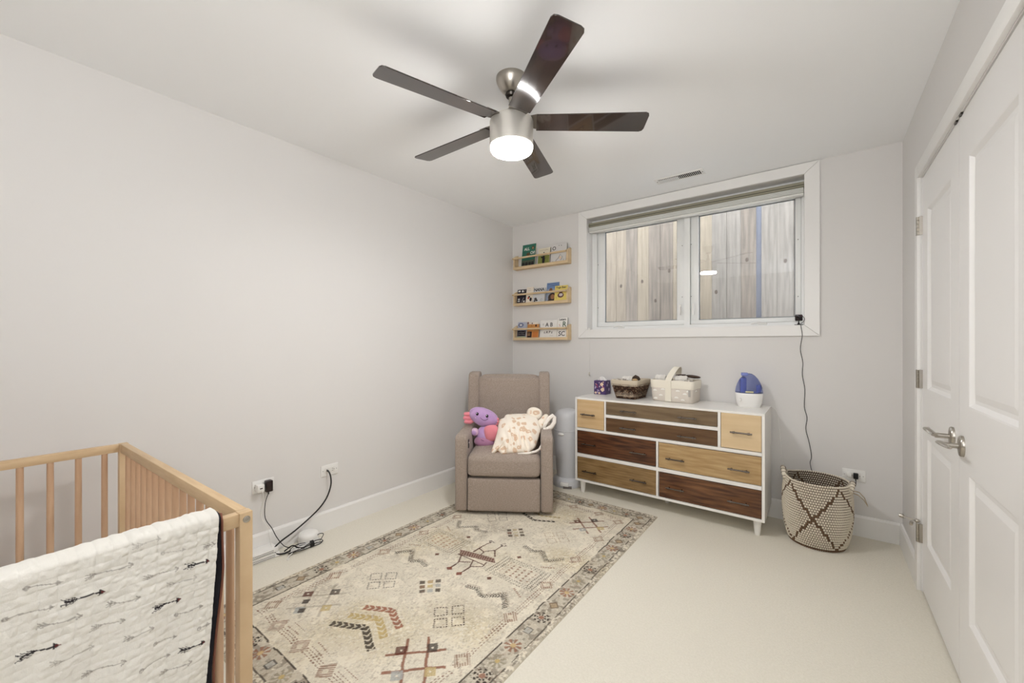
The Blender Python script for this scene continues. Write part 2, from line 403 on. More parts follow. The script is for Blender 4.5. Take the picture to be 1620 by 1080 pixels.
for k in range(5):
    a = math.radians(-35.3+72*k)
    M = Matrix.Rotation(a, 4, 'Z') @ Matrix.Translation((0, 0, 2.234)) @ Matrix.Rotation(math.radians(-11), 4, 'X')
    r0, r1, wd0, wd1 = .115, .618, .050, .060
    poly = [(r0, -wd0), (r1-.018, -wd1), (r1-.005, -wd1+.006), (r1, -wd1+.02), (r1, wd1-.02), (r1-.005, wd1-.006), (r1-.018, wd1), (r0, wd0)]
    bl = B().prism(poly, -.0025, .0025, 'z', bev=.0008, seg=1, M=M).obj('blade', blade_m, fan)
    B().prism([(.06, -.03), (r0, -.045), (.155, -.045), (.165, -.03), (.165, .03), (.155, .045), (r0, .045), (.06, .03)], .003, .007, 'z', M=M).obj('blade_arm', iron_m, bl)

# ------------------------------------------------------------ rug
def hash2(a, b): return np.modf(np.abs(np.sin(a*12.9898+b*78.233)*43758.5453))[0]
def vnoise(x, y, s, seed=0):
    x = x*s+seed*17.3+100; y = y*s+seed*9.1+100; xi = np.floor(x); yi = np.floor(y); fx = x-xi; fy = y-yi
    fx = fx*fx*(3-2*fx); fy = fy*fy*(3-2*fy)
    return (hash2(xi, yi)*(1-fx)+hash2(xi+1, yi)*fx)*(1-fy)+(hash2(xi, yi+1)*(1-fx)+hash2(xi+1, yi+1)*fx)*fy
def rug_build():
    W2, L2, st = .652, 1.155, .0034
    u = np.arange(-W2, W2+1e-6, st); v = np.arange(-L2, L2+1e-6, st); U, V = np.meshgrid(u, v)
    C = np.empty(U.shape+(3,)); base = np.array(srgb((222, 214, 196)))
    C[:] = base
    # wobble so that lines look hand drawn
    Uw = U+(vnoise(U, V, 14, 1)-.5)*.008; Vw = V+(vnoise(U, V, 14, 2)-.5)*.008
    def paint(mask, rgb, a=1.0):
        m = np.clip(mask, 0, 1)[..., None]*a; C[:] = C*(1-m)+np.array(srgb(rgb))*m
    def inpoly(P, X=Uw, Y=Vw):
        r = np.zeros(X.shape, bool); n = len(P)
        for i in range(n):
            x0, y0 = P[i]; x1, y1 = P[(i+1) % n]
            c = ((y0 > Y) != (y1 > Y)) & (X < (x1-x0)*(Y-y0)/(y1-y0+1e-12)+x0); r ^= c
        return r
    def seg(p, q, wd, dash=0, duty=.6, X=Uw, Y=Vw):
        dx, dy = q[0]-p[0], q[1]-p[1]; L = math.hypot(dx, dy)
        t = ((X-p[0])*dx+(Y-p[1])*dy)/L; d = np.abs((X-p[0])*dy-(Y-p[1])*dx)/L
        m = (t > 0) & (t < L) & (d < wd)
        if dash: m &= (np.mod(t+d*.8, dash) < dash*duty)
        return m
    # mottled wear
    n1 = vnoise(U, V, 5, 3); n2 = vnoise(U, V, 22, 4); n3 = vnoise(U, V, 120, 5)
    paint(np.clip((n1-.45)*2.2, 0, 1)*np.clip(n2*1.4, 0, 1)*(n3 > .35), (172, 163, 148), .5)
    paint(np.clip((vnoise(U, V, 4, 8)-.55)*2.5, 0, 1)*(n3 > .3), (196, 180, 138), .45)
    A = np.maximum(np.abs(Uw)/1, 0)
    # border band (grey) between 0.530 and 0.622 from centre, and front/back 1.015..1.10
    inb = (np.abs(Uw) > .530) | (np.abs(Vw) > 1.012)
    outb = (np.abs(Uw) < .622) & (np.abs(Vw) < 1.104)
    paint(inb & outb & (n3 > .12), (184, 175, 158), .75)
    paint(inb & outb & (vnoise(U, V, 30, 11) > .6), (206, 199, 182), .6)
    paint(inb & outb & (vnoise(U, V, 60, 12) > .66), (120, 110, 98), .55)
    rect = lambda a, b, wd: ((np.abs(np.abs(Uw)-a) < wd) & (np.abs(Vw) < b+wd)) | ((np.abs(np.abs(Vw)-b) < wd) & (np.abs(Uw) < a+wd))
    paint(rect(.530, 1.012, .0035) & (n2 > .18), (62, 54, 48), .9)
    paint(rect(.622, 1.104, .003) & (n2 > .25), (70, 62, 56), .85)
    outer = ~((np.abs(Uw) < .624) & (np.abs(Vw) < 1.106))
    paint(outer & (n3 > .5), (160, 150, 134), .6); paint(outer & (vnoise(U, V, 90, 13) > .68), (96, 88, 78), .6)
    # inner dotted brown triple stripe with stepped diamonds
    for k, off in enumerate((.452, .463, .476)):
        m = rect(off, off+.482, .0022); t = np.where(np.abs(np.abs(Uw)-off) < .004, Vw, Uw)
        paint(m & (np.mod(t+k*.006, .017) < .010) & (n2 > .15), (128, 92, 76), .85)
    for sv in np.arange(-.9, .91, .30):
        for su in (-.464, .464):
            d = np.abs(Uw-su)+np.abs(Vw-sv)*.9
            paint((d < .040), (216, 206, 186), .9); paint((d < .040) & (d > .018) & (np.mod(Uw+Vw, .014) < .008), (136, 100, 82), .8)
    for su in np.arange(-.3, .31, .20):
        for sv in (-.945, .945):
            d = np.abs(Uw-su)+np.abs(Vw-sv)*.9
            paint((d < .042), (216, 206, 186), .9); paint((d < .042) & (d > .015) & (np.mod(Uw-Vw, .014) < .008), (136, 100, 82), .8)
            for o2 in (.025, .05): paint(seg((su+.04, sv-o2*math.copysign(1, sv)), (su+.13, sv-o2*math.copysign(1, sv)), .0025, .014), (136, 100, 82), .8)
    # rosettes in the border
    def rosette(cu, cv, kind):
        dx = U-cu; dy = V-cv; r = np.hypot(dx, dy); th = np.arctan2(dy, dx)
        if kind == 0:
            m = (r > .014) & (r < .040) & (np.mod(th*8/(2*PI), 1) < .55) & (np.mod(r, .013) < .009); paint(m, (58, 48, 44), .95); paint(r < .012, (150, 96, 74), .8)
        elif kind == 1:
            m = (r > .012) & (r < .036) & (np.mod(th*8/(2*PI), 1) < .55); paint(m, (146, 104, 84), .85); paint(r < .012, (200, 170, 120), .8)
        elif kind == 2:
            d = np.maximum(np.abs(dx)*1.1, np.abs(dy)); paint((d < .017), (180, 178, 170), .8); paint((d < .019) & (d > .015) & (n3 > .2), (80, 76, 72), .85)
        elif kind == 3:
            m = (r > .010) & (r < .034) & (np.mod(th*8/(2*PI), 1) < .5); paint(m, (160, 152, 132), .9); paint(r < .010, (196, 172, 116), .9)
        else:
            d = np.abs(dx)+np.abs(dy); paint((d < .026), (170, 150, 122), .9); paint((d < .028) & (d > .020), (108, 90, 74), .8)
    seq = [0, 3, 1, 2, 0, 4, 1, 3, 0, 3, 1, 4, 0, 1, 4, 4, 2]
    ys = [-.612, -.525, -.425, -.318, -.217, -.112, .008, .127, .258, .432, .545, .647, .749, .855, .96, -.72, -.82]
    for c_, q in enumerate(ys):
        for s in (-1, 1): rosette(s*.575, q, seq[c_])
    for c_, q in enumerate(np.arange(-.56, .561, .093)):
        for s in (-1, 1): rosette(q, s*1.058, (1, 4, 4, 0, 1, 2, 3, 0, 4, 1, 3, 0, 4)[c_])
    # ---- field motifs (quoted from the lower half; mirrored ones follow)
    ctr = (-1.557, 1.72)
    def loc(P): return [(p[0]-ctr[0], p[1]-ctr[1]) for p in P]
    def chev(P0, P1, P2, wd, rgb, n=7, dark=None):
        # two bars meeting at P1, each cut into short strokes
        for (a, b_) in ((P0, P1), (P1, P2)):
            paint(seg(a, b_, wd, .030, .82), rgb, .92); paint(seg(a, b_, wd*.5, .030, .2), (216, 208, 188), .5)
    c0 = loc([(-1.672, 1.068), (-1.550, 1.128), (-1.425, 1.078)]); chev(*c0, .017, (152, 98, 78))
    c0 = loc([(-1.676, .995), (-1.548, 1.060), (-1.428, 1.004)]); chev(*c0, .017, (190, 168, 116))
    c0 = loc([(-1.690, .922), (-1.550, .992), (-1.410, .934)]); chev(*c0, .016, (66, 58, 50))
    c0 = loc([(-1.690, 2.345), (-1.566, 2.300), (-1.439, 2.366)]); chev(*c0, .012, (50, 44, 42))
    c0 = loc([(-1.690, 2.43), (-1.566, 2.39), (-1.439, 2.44)]); chev(*c0, .012, (176, 160, 120))
    # dashed lattice squares
    def lattice(cu, cv, rgb, a):
        for i in (-1, 1):
            for j in (-1, 1):
                x, y = cu+i*.034, cv+j*.034; s = .024
                for p, q in (((x-s, y-s), (x+s, y-s)), ((x+s, y-s), (x+s, y+s)), ((x+s, y+s), (x-s, y+s)), ((x-s, y+s), (x-s, y-s))):
                    paint(seg(p, q, .0032, .012, .62), rgb, a)
    def rot45(fn): pass
    def lat45(cu, cv, rgb, a):
        for i in (-1, 1):
            for j in (-1, 1):
                x, y = cu+(i-j)*.034*.80, cv+(i+j)*.034*.80; s = .038
                P = [(x-s, y), (x, y-s), (x+s, y), (x, y+s)]
                for k in range(4): paint(seg(P[k], P[(k+1) % 4], .0034, .013, .62), rgb, a)
    lat45(.244, -.460, (72, 56, 50), .95); lat45(-.228, -.475, (90, 84, 78), .8)
    lat45(.244, .460, (176, 156, 130), .9); lat45(-.24, .47, (120, 110, 100), .8)
    # nine small blocks
    def nine(cu, cv, cols):
        k = 0
        for i in (-1, 0, 1):
            for j in (-1, 0, 1):
                x, y = cu+(i-j)*.030*.9, cv+(i+j)*.030*.9
                d = np.abs(Uw-x)+np.abs(Vw-y); paint((d < .0185), cols[k % len(cols)], .85); k += 1
    nine(.006, -.36, [(70, 58, 50), (120, 90, 66), (70, 58, 50), (178, 178, 172), (200, 180, 130), (176, 150, 110), (70, 58, 50), (176, 174, 168), (80, 70, 60)])
    nine(.002, .355, [(70, 58, 50), (104, 62, 50), (70, 58, 50), (178, 160, 130), (200, 190, 160), (176, 160, 130), (70, 58, 50), (120, 110, 96), (80, 70, 60)])
    # crossed ladder star
    def star(cu, cv, bar, a):
        s = .085
        for o2 in (-.030, .030):
            paint(seg((cu-s+o2, cv-s-o2), (cu+s+o2, cv+s-o2), .006), bar, a); paint(seg((cu-s+o2, cv+s+o2), (cu+s+o2, cv-s+o2), .006), bar, a)
        for dx, dy, rgb in ((0, .085, (72, 66, 62)), (.085, 0, (196, 176, 128)), (0, -.085, (170, 172, 168)), (-.085, 0, (92, 48, 40))):
            d = np.abs(Uw-cu-dx)+np.abs(Vw-cv-dy); paint((d < .03) & (d > .006), rgb, .85)
    star(.325, -.715, (146, 104, 86), .95); star(.325, .740, (140, 104, 86), .85); star(-.33, -.76, (150, 140, 124), .45); star(-.33, .74, (150, 120, 104), .6)
    for q in ((-.365, -.796), (-.319, -.839)): paint((np.abs(Uw-q[0])+np.abs(Vw-q[1])) < .022, (66, 60, 56), .9)
    # dotted diamonds
    def ddiam(cu, cv, rgb, inner):
        d = np.maximum(np.abs(Uw-cu)/.145, np.abs(Vw-cv)/.092)
        for lv in (1.0, .87, .74):
            m = (np.abs(d-lv) < .022*1.2); paint(m & (np.mod(Uw+Vw*1.3, .017) < .009), rgb, .85)
        gx = np.mod(Uw-cu, .036)-.018; gy = np.mod(Vw-cv+np.floor((Uw-cu)/.036)*.012, .024)-.012
        paint((d < .62) & (((np.abs(gx) < .003) & (np.abs(gy) < .008)) | ((np.abs(gy) < .003) & (np.abs(gx) < .008))), inner, .85)
    ddiam(.283, .002, (66, 58, 54), (146, 112, 92)); ddiam(-.285, .0, (104, 94, 88), (168, 132, 112))
    # red central bar with four arms
    P = loc([(-1.687, 1.712), (-1.462, 1.756), (-1.430, 1.722), (-1.646, 1.667)])
    mb = inpoly(P); paint(mb, (96, 56, 50), .95); paint(mb & (np.mod(Uw*1.0+Vw*.5, .016) < .005), (196, 176, 160), .6); paint(mb & (np.mod(Vw*1.0-Uw*.3, .020) < .004), (190, 170, 150), .5)
    for a_, b_ in (((-1.632, 1.665), (-1.598, 1.605)), ((-1.598, 1.605), (-1.594, 1.532)), ((-1.598, 1.612), (-1.545, 1.646)), ((-1.545, 1.665), (-1.514, 1.605)), ((-1.514, 1.605), (-1.515, 1.532)), ((-1.514, 1.612), (-1.46, 1.65)), ((-1.46, 1.65), (-1.47, 1.70)),
                   ((-1.606, 1.735), (-1.606, 1.817)), ((-1.606, 1.790), (-1.556, 1.774)), ((-1.606, 1.817), (-1.598, 1.892)), ((-1.556, 1.774), (-1.55, 1.735)), ((-1.556, 1.780), (-1.518, 1.825)), ((-1.518, 1.825), (-1.471, 1.769)), ((-1.518, 1.825), (-1.517, 1.9)), ((-1.66, 1.667), (-1.46, 1.668))):
        p, q = loc([a_, b_]); paint(seg(p, q, .004), (84, 48, 42), .9)
    for q in loc([(-1.594, 1.532), (-1.515, 1.525)]): paint((np.abs(Uw-q[0])+np.abs(Vw-q[1])) < .020, (120, 60, 46), .9)
    for q in loc([(-1.598, 1.895), (-1.517, 1.905)]): paint(((np.abs(Uw-q[0])+np.abs(Vw-q[1])) < .024) & (n3 > .4), (90, 80, 76), .8)
    # bird like hooked lines, four of them
    def bird(su, sv, a):
        Q = [(.145, .252), (.218, .233), (.260, .270), (.343, .191), (.408, .267)]
        for i in range(4):
            p, q = (Q[i][0]*su, Q[i][1]*sv), (Q[i+1][0]*su, Q[i+1][1]*sv); paint(seg(p, q, .013, .013, .55), (66, 60, 56), a)
            p = (p[0], p[1]-.018*sv); q = (q[0], q[1]-.018*sv); paint(seg(p, q, .008, .011, .5), (140, 128, 112), a*.8)
        paint((np.abs(Uw-.198*su)+np.abs(Vw-.130*sv)) < .016, (96, 56, 44), .9)
        paint(seg((.35*su, .12*sv), (.42*su, .16*sv), .006, .014, .6), (150, 116, 96), .8)
    bird(1, 1, .85); bird(1, -1, .9); bird(-1, 1, .8); bird(-1, -1, .85)
    # fine knot hatch in whole rug
    hat = (np.mod(U*.9+V*.5+(n3-.5)*.006, .0068) < .0034)
    spk = (vnoise(U, V*.6, 170, 41) > .74) & (vnoise(U, V, 11, 42) > .38); paint(spk, (130, 118, 104), .28)
    spk = (vnoise(U, V*.6, 150, 43) > .80); paint(spk, (156, 128, 110), .24)
    C[:] *= (1-.16*hat*(n2 > .35))[..., None]
    C[:] *= (.93+.12*vnoise(U, V, 260, 20))[..., None]
    C[np.abs(U) > W2-.005] = srgb((196, 188, 168)); C[np.abs(V) > L2-.005] = srgb((196, 188, 168))
    Z = .0065+.0012*vnoise(U, V, 170, 6); Z[0, :] = Z[-1, :] = .0004; Z[:, 0] = Z[:, -1] = .0004
    return grid('area_rug', U, V, Z, mat('rug_pile', (1, 1, 1), .95, attr='Col', spec=.1, bump=.25, bscale=500), None, C)
rug = rug_build(); rug.location = (-1.557, 1.72, 0)
tag(rug, 'cream patterned area rug with geometric motifs and grey border on the carpet', 'rug')

# ------------------------------------------------------------ dresser
TZ = .780
dresser = thing('dresser', 'white dresser with mixed wood-tone drawers standing under the window', 'dresser', (-.9365, 2.95, 0))
dx0, dx1, dyb = -.6615, .6615, .415
wl = mat('white_lacquer', srgb((236, 234, 230)), .25)
B().box(dx0, dx1, 0, dyb, TZ-.014, TZ, .001, 1).obj('top_panel', wl, dresser)
B().box(dx0, dx0+.013, 0, dyb, .103, TZ-.014).obj('side_panel', wl, dresser, smooth=False)
B().box(dx1-.014, dx1, 0, dyb, .103, TZ-.014).obj('side_panel', wl, dresser, smooth=False)
B().box(dx0+.013, dx1-.014, 0, dyb, .103, .120).obj('bottom_panel', wl, dresser, smooth=False)
B().box(dx0+.013, dx1-.014, dyb-.01, dyb, .120, TZ-.014).obj('back_panel', wl, dresser, smooth=False)
X = lambda v: v+.9365
def woodm(n, c, c2, sc_=3, lo=.35, hi=.65, det=8, rough=.4):
    return mat(n, srgb(c), rough, c2=srgb(c2), cscale=sc_*2.2, cstretch=(.6, 1, 6), cdetail=det, lo_=lo, hi_=hi, coat=.15)
drs = [('sl', -1.582, .771, -1.347, .537, woodm('light_maple', (198, 166, 122), (214, 186, 144), 2), ((-1.475, .650),), 'small pale maple drawer front'),
       ('m', -1.329, .770, -.542, .667, woodm('taupe_wood', (104, 86, 64), (130, 110, 84), 3), ((-1.142, .708), (-.727, .708)), 'taupe brown drawer front'),
       ('m2', -1.329, .641, -.542, .537, woodm('umber_wood', (86, 60, 38), (110, 82, 56), 3), ((-1.147, .581), (-.73, .578)), 'umber brown drawer front'),
       ('sr', -.522, .768, -.292, .538, woodm('pale_birch', (210, 184, 144), (220, 196, 158), 1.5), ((-.402, .649),), 'small pale birch drawer front'),
       ('l2', -1.580, .513, -.946, .330, woodm('dark_walnut', (58, 32, 20), (112, 70, 42), 4, .38, .68), ((-1.466, .412), (-1.068, .411)), 'dark walnut drawer front'),
       ('l3', -1.580, .300, -.943, .122, woodm('olive_oak', (112, 84, 50), (158, 130, 88), 5, .3, .7), ((-1.462, .195), (-1.067, .205)), 'olive oak drawer front'),
       ('r2', -.926, .509, -.292, .329, woodm('honey_oak', (162, 130, 86), (188, 160, 116), 4), ((-.806, .408), (-.416, .410)), 'honey oak drawer front'),
       ('r3', -.923, .298, -.292, .121, woodm('russet_walnut', (68, 38, 22), (122, 82, 50), 4, .36, .68), ((-.808, .202), (-.418, .201)), 'russet walnut drawer front')]
b = B()
ix0, ix1 = dx0+.013, dx1-.014
def bx(a, c, e, f): b.box(X(a) if a > -5 else ix0, X(c) if c < 5 else ix1, .001, .02, e, f)
bx(-1.344, -1.331, .5352, .768); bx(-.540, -.524, .5352, .768)
bx(-1.331, -.540, .643, .665); bx(-9, 9, .515, .535); b.box(X(-.943), X(-.929), .0014, .02, .119, .516); bx(-9, 9, .302, .327)
b.box(ix0, ix0+.002, .001, .02, .12, .766).box(ix1-.002, ix1, .001, .02, .12, .766)
b.box(ix0, ix1, .02, .03, .12, .766)
b.obj('face_frame', wl, dresser, smooth=False)
chrome = mat('chrome', srgb((120, 112, 106)), .2, 1)
for n, a, z1, c, z0, m, hs, lab in drs:
    d = B().box(X(a)+.001, X(c)-.001, .002, .019, z0+.002, z1-.002, .0012, 1).obj('drawer_front', m, dresser, label=lab)
    for hx, hz in hs:
        bb = B().tube([(X(hx)-.062, -.026, hz), (X(hx)+.062, -.026, hz)], .0052, 10)
        for s in (-.042, .042): bb.tube([(X(hx)+s, .003, hz), (X(hx)+s, -.026, hz)], .0045, 8); bb.tube([(X(hx)+s-.006, -.026, hz), (X(hx)+s+.006, -.026, hz)], .0075, 10)
        bb.obj('handle', chrome, d)
for x, y in ((dx0+.045, .05), (dx1-.045, .05), (0, .24), (dx0+.045, .36), (dx1-.045, .36)):
    B().lathe([(.014, 0), (.016, .004), (.025, .095), (.026, .103)], 20, c=(x, y, 0)).obj('leg', wl, dresser)

# ------------------------------------------------------------ armchair
up = mat('taupe_upholstery', srgb((142, 129, 119)), .9, c2=srgb((168, 154, 143)), cscale=110, cstretch=(1, 1, 3), bump=.5, bscale=900, sheen=.15, spec=.2, bdist=.001)
dk = mat('shadow_black', srgb((22, 21, 21)), .7)  # shade under the chair put into the near-black of base and underframe
CH = thing('armchair', 'taupe upholstered wingback glider armchair on the edge of the rug', 'armchair', (-1.776, 2.231, .008), math.radians(33.6))
B().lathe([(.20, 0), (.205, .006), (.20, .018), (.06, .022), (.05, .05)], 40, c=(0, .36, 0)).obj('swivel_base', dk, CH)
B().box(-.25, .25, .05, .62, .045, .25).obj('underframe', dk, CH)
def soft(poly, a0, a1, axis, bev, name, seg=4, parent=CH): return B().prism(poly, a0, a1, axis, bev=bev, seg=seg).obj(name, up, parent, ang=60)
for s in (-1, 1):
    arm = B()
    arm.prism([(0, .022), (.70, .022), (.70, .55), (.45, .565), (.02, .560), (-.004, .535)], s*.262, s*.348, 'x', bev=.02, seg=4)
    A_ = arm.obj('armrest', up, CH, ang=60)
    if s < 0:
        B().box(-.263, -.257, .055, .085, .455, .515, .002).obj('control_panel', black, A_)
        B().box(-.2575, -.2555, .062, .076, .488, .498).obj('control_button', white_p, A_)
    # piping seams on the arm front
    B().tube([(s*.266, -.0035, .04), (s*.266, -.0055, .30), (s*.266, -.004, .53)], .0022, 6).obj('seam', up, A_)
    wg = B()
    wg.prism([(.47, .50), (.50, .93), (.515, .962), (.55, .972), (.66, .972), (.70, .95), (.70, .30), (.56, .30)], s*.250, s*.338, 'x', bev=.026, seg=5)
    wg.obj('wing', up, CH, ang=60)
# cushion with crown
def cushion(x0, x1, y0, y1, z0, z1, crown, name, r=.03, M=None, nx=24, ny=20, fn=None, m=up, parent=CH, pw=4):
    # super-ellipsoid style block: crown lifts the top
    vs = []; fs = []
    b = B().box(x0, x1, y0, y1, z0, z1, r, 5)
    bm = bmesh.new(); vv = [bm.verts.new(p) for p in b.v]
    for f in b.f: bm.faces.new([vv[i] for i in f])
    bmesh.ops.triangulate(bm, faces=[f for f in bm.faces if len(f.verts) > 4])
    for ax, lo, hi, n in (((1, 0, 0), x0, x1, nx), ((0, 1, 0), y0, y1, ny), ((0, 0, 1), z0, z1, 8)):
        for k in range(1, n):
            q = lo+(hi-lo)*k/n; bmesh.ops.bisect_plane(bm, geom=bm.verts[:]+bm.edges[:]+bm.faces[:], dist=1e-5, plane_co=[q*a for a in ax], plane_no=ax)
    cx, cy, cz = (x0+x1)/2, (y0+y1)/2, (z0+z1)/2
    for v in bm.verts:
        p = v.co; u = (p.x-cx)/(x1-x0)*2; w_ = (p.y-cy)/(y1-y0)*2; h = (p.z-cz)/(z1-z0)*2
        ix, iy, iz = max(0, 1-abs(u)**pw), max(0, 1-abs(w_)**pw), max(0, 1-abs(h)**pw)
        d = Vector((0, 0, 0))
        if crown[2]: d.z = crown[2]*ix*iy*(1 if h > 0 else crown[3])*(h)
        if crown[1]: d.y = crown[1]*ix*iz*w_
        if crown[0]: d.x = crown[0]*iy*iz*u
        if fn: d += fn(p, u, w_, h)
        v.co = p+d
    if M is not None: bmesh.ops.transform(bm, matrix=M, verts=bm.verts[:])
    bmesh.ops.recalc_face_normals(bm, faces=bm.faces[:])
    me = bpy.data.meshes.new(name); bm.to_mesh(me); bm.free(); me.polygons.foreach_set('use_smooth', [True]*len(me.polygons))
    me.materials.append(m); o = bpy.data.objects.new(name, me); col.objects.link(o); o.parent = parent; return o
sc1 = cushion(-.260, .260, -.012, .52, .268, .418, (0, .010, .022, .2), 'seat_cushion', .035)
B().tube([(-.245, -.010, .292), (-.2, -.0165, .290), (.2, -.0165, .290), (.245, -.010, .292)], .0028, 6).obj('piping', up, sc1)
cushion(-.258, .258, -.004, .05, .024, .258, (0, .006, 0, 0), 'footrest_panel', .014)
Mb = Matrix.Translation((0, .49, .38)) @ Matrix.Rotation(math.radians(-9), 4, 'X')
cushion(-.252, .252, 0, .14, 0, .575, (0, .022, .010, 0), 'backrest', .04, M=Mb)
B().box(-.33, .33, .52, .72, .05, .93, .03, 3).obj('back_shell', up, CH)

# ------------------------------------------------------------ plush toy on the chair (left) : rests in the seat corner
def mc(n, c, r=.95, **k): return mat(n, srgb(c), r, sheen=.4, spec=.1, **k)
lil = mc('lilac_plush', (176, 142, 190), c2=srgb((190, 156, 202)), cscale=20); pnk = mc('pink_plush', (226, 138, 150)); mau = mc('mauve_plush', (176, 128, 160)); pale = mc('pale_pink_plush', (214, 184, 206))
PT = thing('plush_toy', 'lilac and pink plush sea creature toy slumped in the armchair corner', 'plush toy', (0, 0, 0))
CM = Matrix.Translation((-1.776, 2.231, .0)) @ Matrix.Rotation(math.radians(33.6), 4, 'Z')
PT.location = CM @ Vector((-.165, .28, .42)); PT.rotation_euler = (0, 0, math.radians(33.6))
Rt = Matrix.Rotation(math.radians(20), 4, 'Y')
def P(x, y, z): return (x+.165, y-.28, z-.42)
hd = B().ball(P(-.182, .30, .643), (.120, .075, .070), 32, 20, M=Rt, fn=lambda d: 1+.06*d.z*abs(d.x)).obj('head', lil, PT)
B().ball(P(-.155, .285, .505), (.085, .070, .092), 32, 20, M=Matrix.Rotation(math.radians(-6), 4, 'Y'), fn=lambda d: 1-.10*d.z).obj('body', lil, PT)
B().ball(P(-.165, .262, .465), (.086, .062, .052), 28, 14).obj('rump', mau, PT)
B().ball(P(-.112, .232, .535), (.056, .030, .062), 24, 14, M=Matrix.Rotation(math.radians(-8), 4, 'Y'), fn=lambda d: 1/max(abs(d.x)**4+abs(d.z)**4+abs(d.y)**2, .4)**.22).obj('belly_patch', pnk, PT)
B().ball(P(-.243, .245, .540), (.030, .034, .030)).obj('arm', pale, PT, label='pale lilac paw')
B().ball(P(-.246, .217, .538), (.019, .008, .019)).obj('paw_pad', lil, PT)
for k, (x, z) in enumerate(((-.300, .668), (-.305, .637), (-.298, .607))):
    B().tube([P(x+.045, .30, z*.5+.32), P(x+.01, .292, z), P(x-.022, .285, z+.002)], [.018, .018, .015], 12).ball(P(x-.022, .285, z+.002), .015, 12, 8).obj('gill', pnk, PT)
for x, z in ((-.078, .612), (-.085, .592), (-.080, .632)): B().ball(P(x, .29, z), (.020, .016, .012)).obj('gill', pnk, PT)
for x, z in ((-.222, .682), (-.146, .668)):
    e = B().ball(P(x, .2325 if x < -.2 else .2275, z-.002), (.0105, .005, .0125), 14, 8).obj('eye', mat('toy_eye', srgb((26, 20, 30)), .15), PT)
    B().ball(P(x-.003, .2265 if x < -.2 else .2225, z+.003), (.003, .002, .003), 8, 6).obj('eye_glint', white_p, e)
sm = []
for k in range(13):
    u = k/12; x = -.200+.062*u; z = .652-.016*math.sin(PI*u)-.012*u+.004; sm.append(P(x, .224+.004*(u-.5)**2*4, z))
B().tube(sm, .0015, 6).obj('smile', mat('dark_thread', srgb((80, 40, 80)), .8), PT)
B().ball(P(-.232, .237, .651), (.008, .004, .008), 12, 8).obj('cheek', pale, PT)
B().tube([P(-.19, .206, .490), P(-.165, .203, .480)], .0014, 6).tube([P(-.185, .204, .478), P(-.162, .203, .470)], .0014, 6).obj('stitching', mat('dark_thread', (0, 0, 0)), PT)

# ------------------------------------------------------------ puffed cloth shapes
def smooth_outline(P_, n):
    # Catmull-Rom closed curve resampled
    m = len(P_); out = []
    for i in range(m):
        p0, p1, p2, p3 = (np.array(P_[(i+j-1) % m], float) for j in range(4))
        for t in np.linspace(0, 1, n, endpoint=False):
            out.append(.5*((2*p1)+(-p0+p2)*t+(2*p0-5*p1+4*p2-p3)*t*t+(-p0+3*p1-3*p2+p3)*t**3))
    return np.array(out)
def puff(name, outline, thick, nrm, m, parent, rings=14, fold=None, center=None, n=4, colfn=None, pw=.6):
    O = smooth_outline(outline, n); K = len(O); c = np.array(center if center else O.mean(0)); nrm = Vector(nrm).normalized()
    vs = []; rows = []
    for side in (1, -1):
        for r in range(rings+1):
            rho = r/rings if side > 0 else 1-r/rings
            if side < 0 and r == 0: continue
            for k in range(K):
                p = c+(O[k]-c)*rho
                h = thick*(max(0, 1-rho**2.2))**pw*side*(1 if side > 0 else .35)
                if fold and side > 0: h += fold(p, rho)*(1-rho**6)
                vs.append(Vector(p)+nrm*h)
    R = 2*rings+1; fs = []
    for i in range(R-1):
        for k in range(K):
            k2 = (k+1) % K; fs.append((i*K+k, i*K+k2, (i+1)*K+k2, (i+1)*K+k))
    b = B().add(vs, fs); o = b.obj(name, m, parent, ang=180)
    return o
# local frame of the towel: chair coordinates relative to its root
TW = thing('hooded_towel', 'crumpled cream hooded baby towel with tan animal spots on the armchair', 'towel', CM @ Vector((.1, .2, .44)), math.radians(33.6))
def Q(p): return (p[0]-.1, p[1]-.2, p[2]-.432)
tw_m = bpy.data.materials.new('spotted_towel'); MATS['spotted_towel'] = tw_m; tw_m.use_nodes = True
nt = tw_m.node_tree; bs = nt.nodes['Principled BSDF']; bs.inputs['Roughness'].default_value = .95; bs.inputs['Specular IOR Level'].default_value = .1
tcn = nt.nodes.new('ShaderNodeTexCoord'); vo = nt.nodes.new('ShaderNodeTexVoronoi'); vo.inputs['Scale'].default_value = 19; vo.inputs['Randomness'].default_value = .9
nz = nt.nodes.new('ShaderNodeTexNoise'); nz.inputs['Scale'].default_value = 18
mp = nt.nodes.new('ShaderNodeMapping'); mp.inputs['Scale'].default_value = (1, 1, 1)
mxv = nt.nodes.new('ShaderNodeMix'); mxv.data_type = 'VECTOR'; mxv.inputs[0].default_value = .05
nt.links.new(tcn.outputs['Object'], mxv.inputs[4]); nt.links.new(nz.outputs['Color'], mxv.inputs[5]); nt.links.new(tcn.outputs['Object'], nz.inputs['Vector'])
nt.links.new(mxv.outputs[1], vo.inputs['Vector'])
cr = nt.nodes.new('ShaderNodeValToRGB'); cr.color_ramp.interpolation = 'LINEAR'
e = cr.color_ramp.elements; e[0].position = .10; e[0].color = (*srgb((240, 226, 208)), 1); e[1].position = .13; e[1].color = (*srgb((216, 188, 162)), 1)
for p_, c_ in ((.33, (218, 190, 164)), (.40, (240, 230, 216)), (1, (242, 234, 222))):
    q = e.new(p_); q.color = (*srgb(c_), 1)
nt.links.new(vo.outputs['Distance'], cr.inputs[0]); nt.links.new(cr.outputs[0], bs.inputs['Base Color'])
lin_m = mat('towel_lining', srgb((236, 230, 222)), .95, c2=srgb((205, 190, 176)), cscale=70, lo_=.62, hi_=.66)
